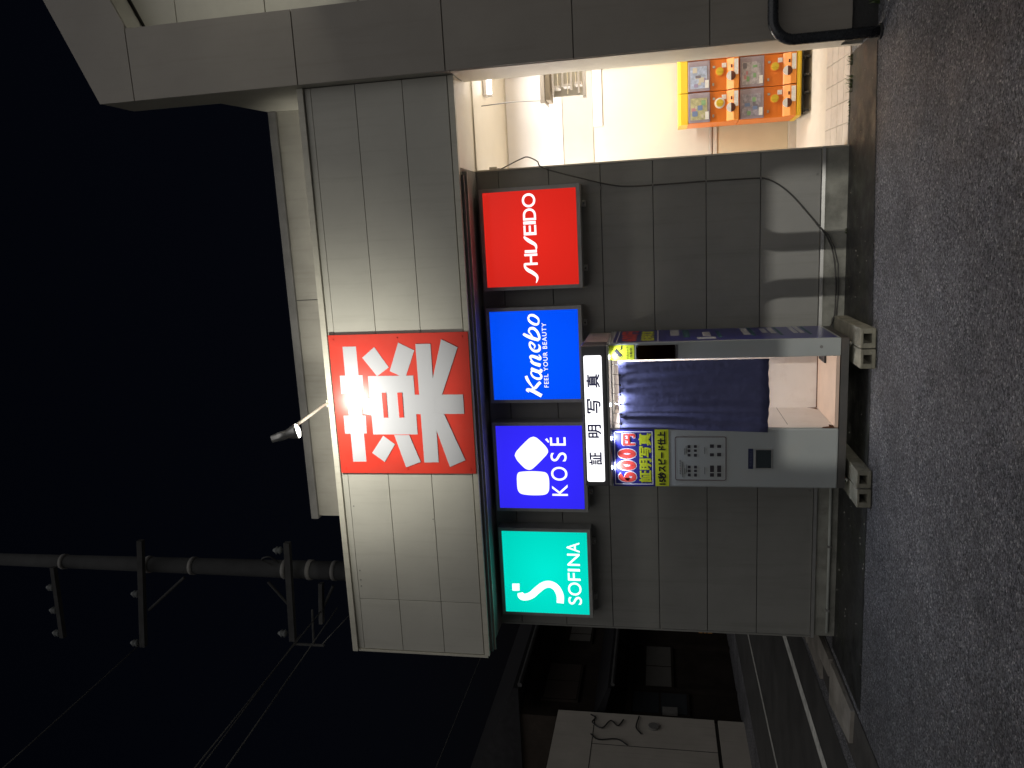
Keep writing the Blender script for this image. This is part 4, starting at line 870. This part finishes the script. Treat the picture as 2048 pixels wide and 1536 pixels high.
# ================================================================== a car waits behind the viewer: its dipped headlamp reaches the foot of the wall
hl = thing('car_headlamp', 'dipped car headlamp behind the viewpoint lighting the foot of the wall', 'headlamp', (2.5,-8.0,0.62))
t = MB(); t.tube([(2.55,-8.20,0.62),(2.52,-8.08,0.62),(2.515,-8.05,0.62)], [0.05,0.09,0.09], 16); t.build('reflector', M_alu, hl, True)
hd_ = MB(); hd_.box(1.55, 2.45, -6.10, -5.90, 0.6165, 0.86); hd_.build('added_beam_blocker', M_rubber, hl)  # unseen box added well ahead of the lamp to cut off the beam's top
lamp('dipped_beam', 'SPOT', (2.5,-8.0,0.62), 2100.0, (1.0,0.96,0.88), (-0.74,6.3,0.35), hl, spot_size=R(9.8), spot_blend=0.25, shadow_soft_size=0.010)
def rail_behind(label, xa, xb, y):
    p = [(xa,y,0.0),(xa,y,0.3),(xa,y,0.555)]; s = 1 if xb > xa else -1
    for k in range(1, 9):
        a = R(90*k/8); p.append((xa+s*0.145*(1-math.cos(a)), y, 0.555+0.145*math.sin(a)))
    p.append((xb-s*0.145, y, 0.70))
    for k in range(1, 9):
        a = R(90*k/8); p.append((xb-s*0.145*(1-math.sin(a)), y, 0.555+0.145*math.cos(a)))
    p.append((xb,y,0.0)); t = MB(); t.tube(p, 0.0365, 14)
    return tag(t.build('guard_rail', M_pipe, None, True), label, 'railing')
rail_behind('bent-pipe guard rail behind the viewer throwing the right-hand post shadow on the wall', 1.225, 1.95, -1.0)
rail_behind('bent-pipe guard rail behind the viewer throwing the left-hand post shadow on the wall', 1.045, -0.40, -1.0)

# ================================================================== grit and fallen leaves on the dark strip
rg = random.Random(11); mb = MB()
for i in range(90):
    x = rg.uniform(-3.6, 1.2); y = rg.uniform(5.85, 6.6) if rg.random() < 0.6 else rg.uniform(4.2, 5.8); s = rg.uniform(0.002, 0.006)
    a = rg.uniform(0, 3.1); c, d = math.cos(a)*s*1.5, math.sin(a)*s*1.5
    mb.add([(x-c,y-d,0.0045),(x+d,y-c,0.0045),(x+c,y+d,0.0045),(x-d,y+c,0.0045),(x,y,0.0045+s)], [(0,1,4),(1,2,4),(2,3,4),(3,0,4)])
gt = mb.build('grit', mat('grit_stone', (0.40,0.38,0.34), 0.8, var=0.3, vscale=60)); gt['kind'] = 'stuff'; gt['label'] = 'scattered grit on the ground before the wall'
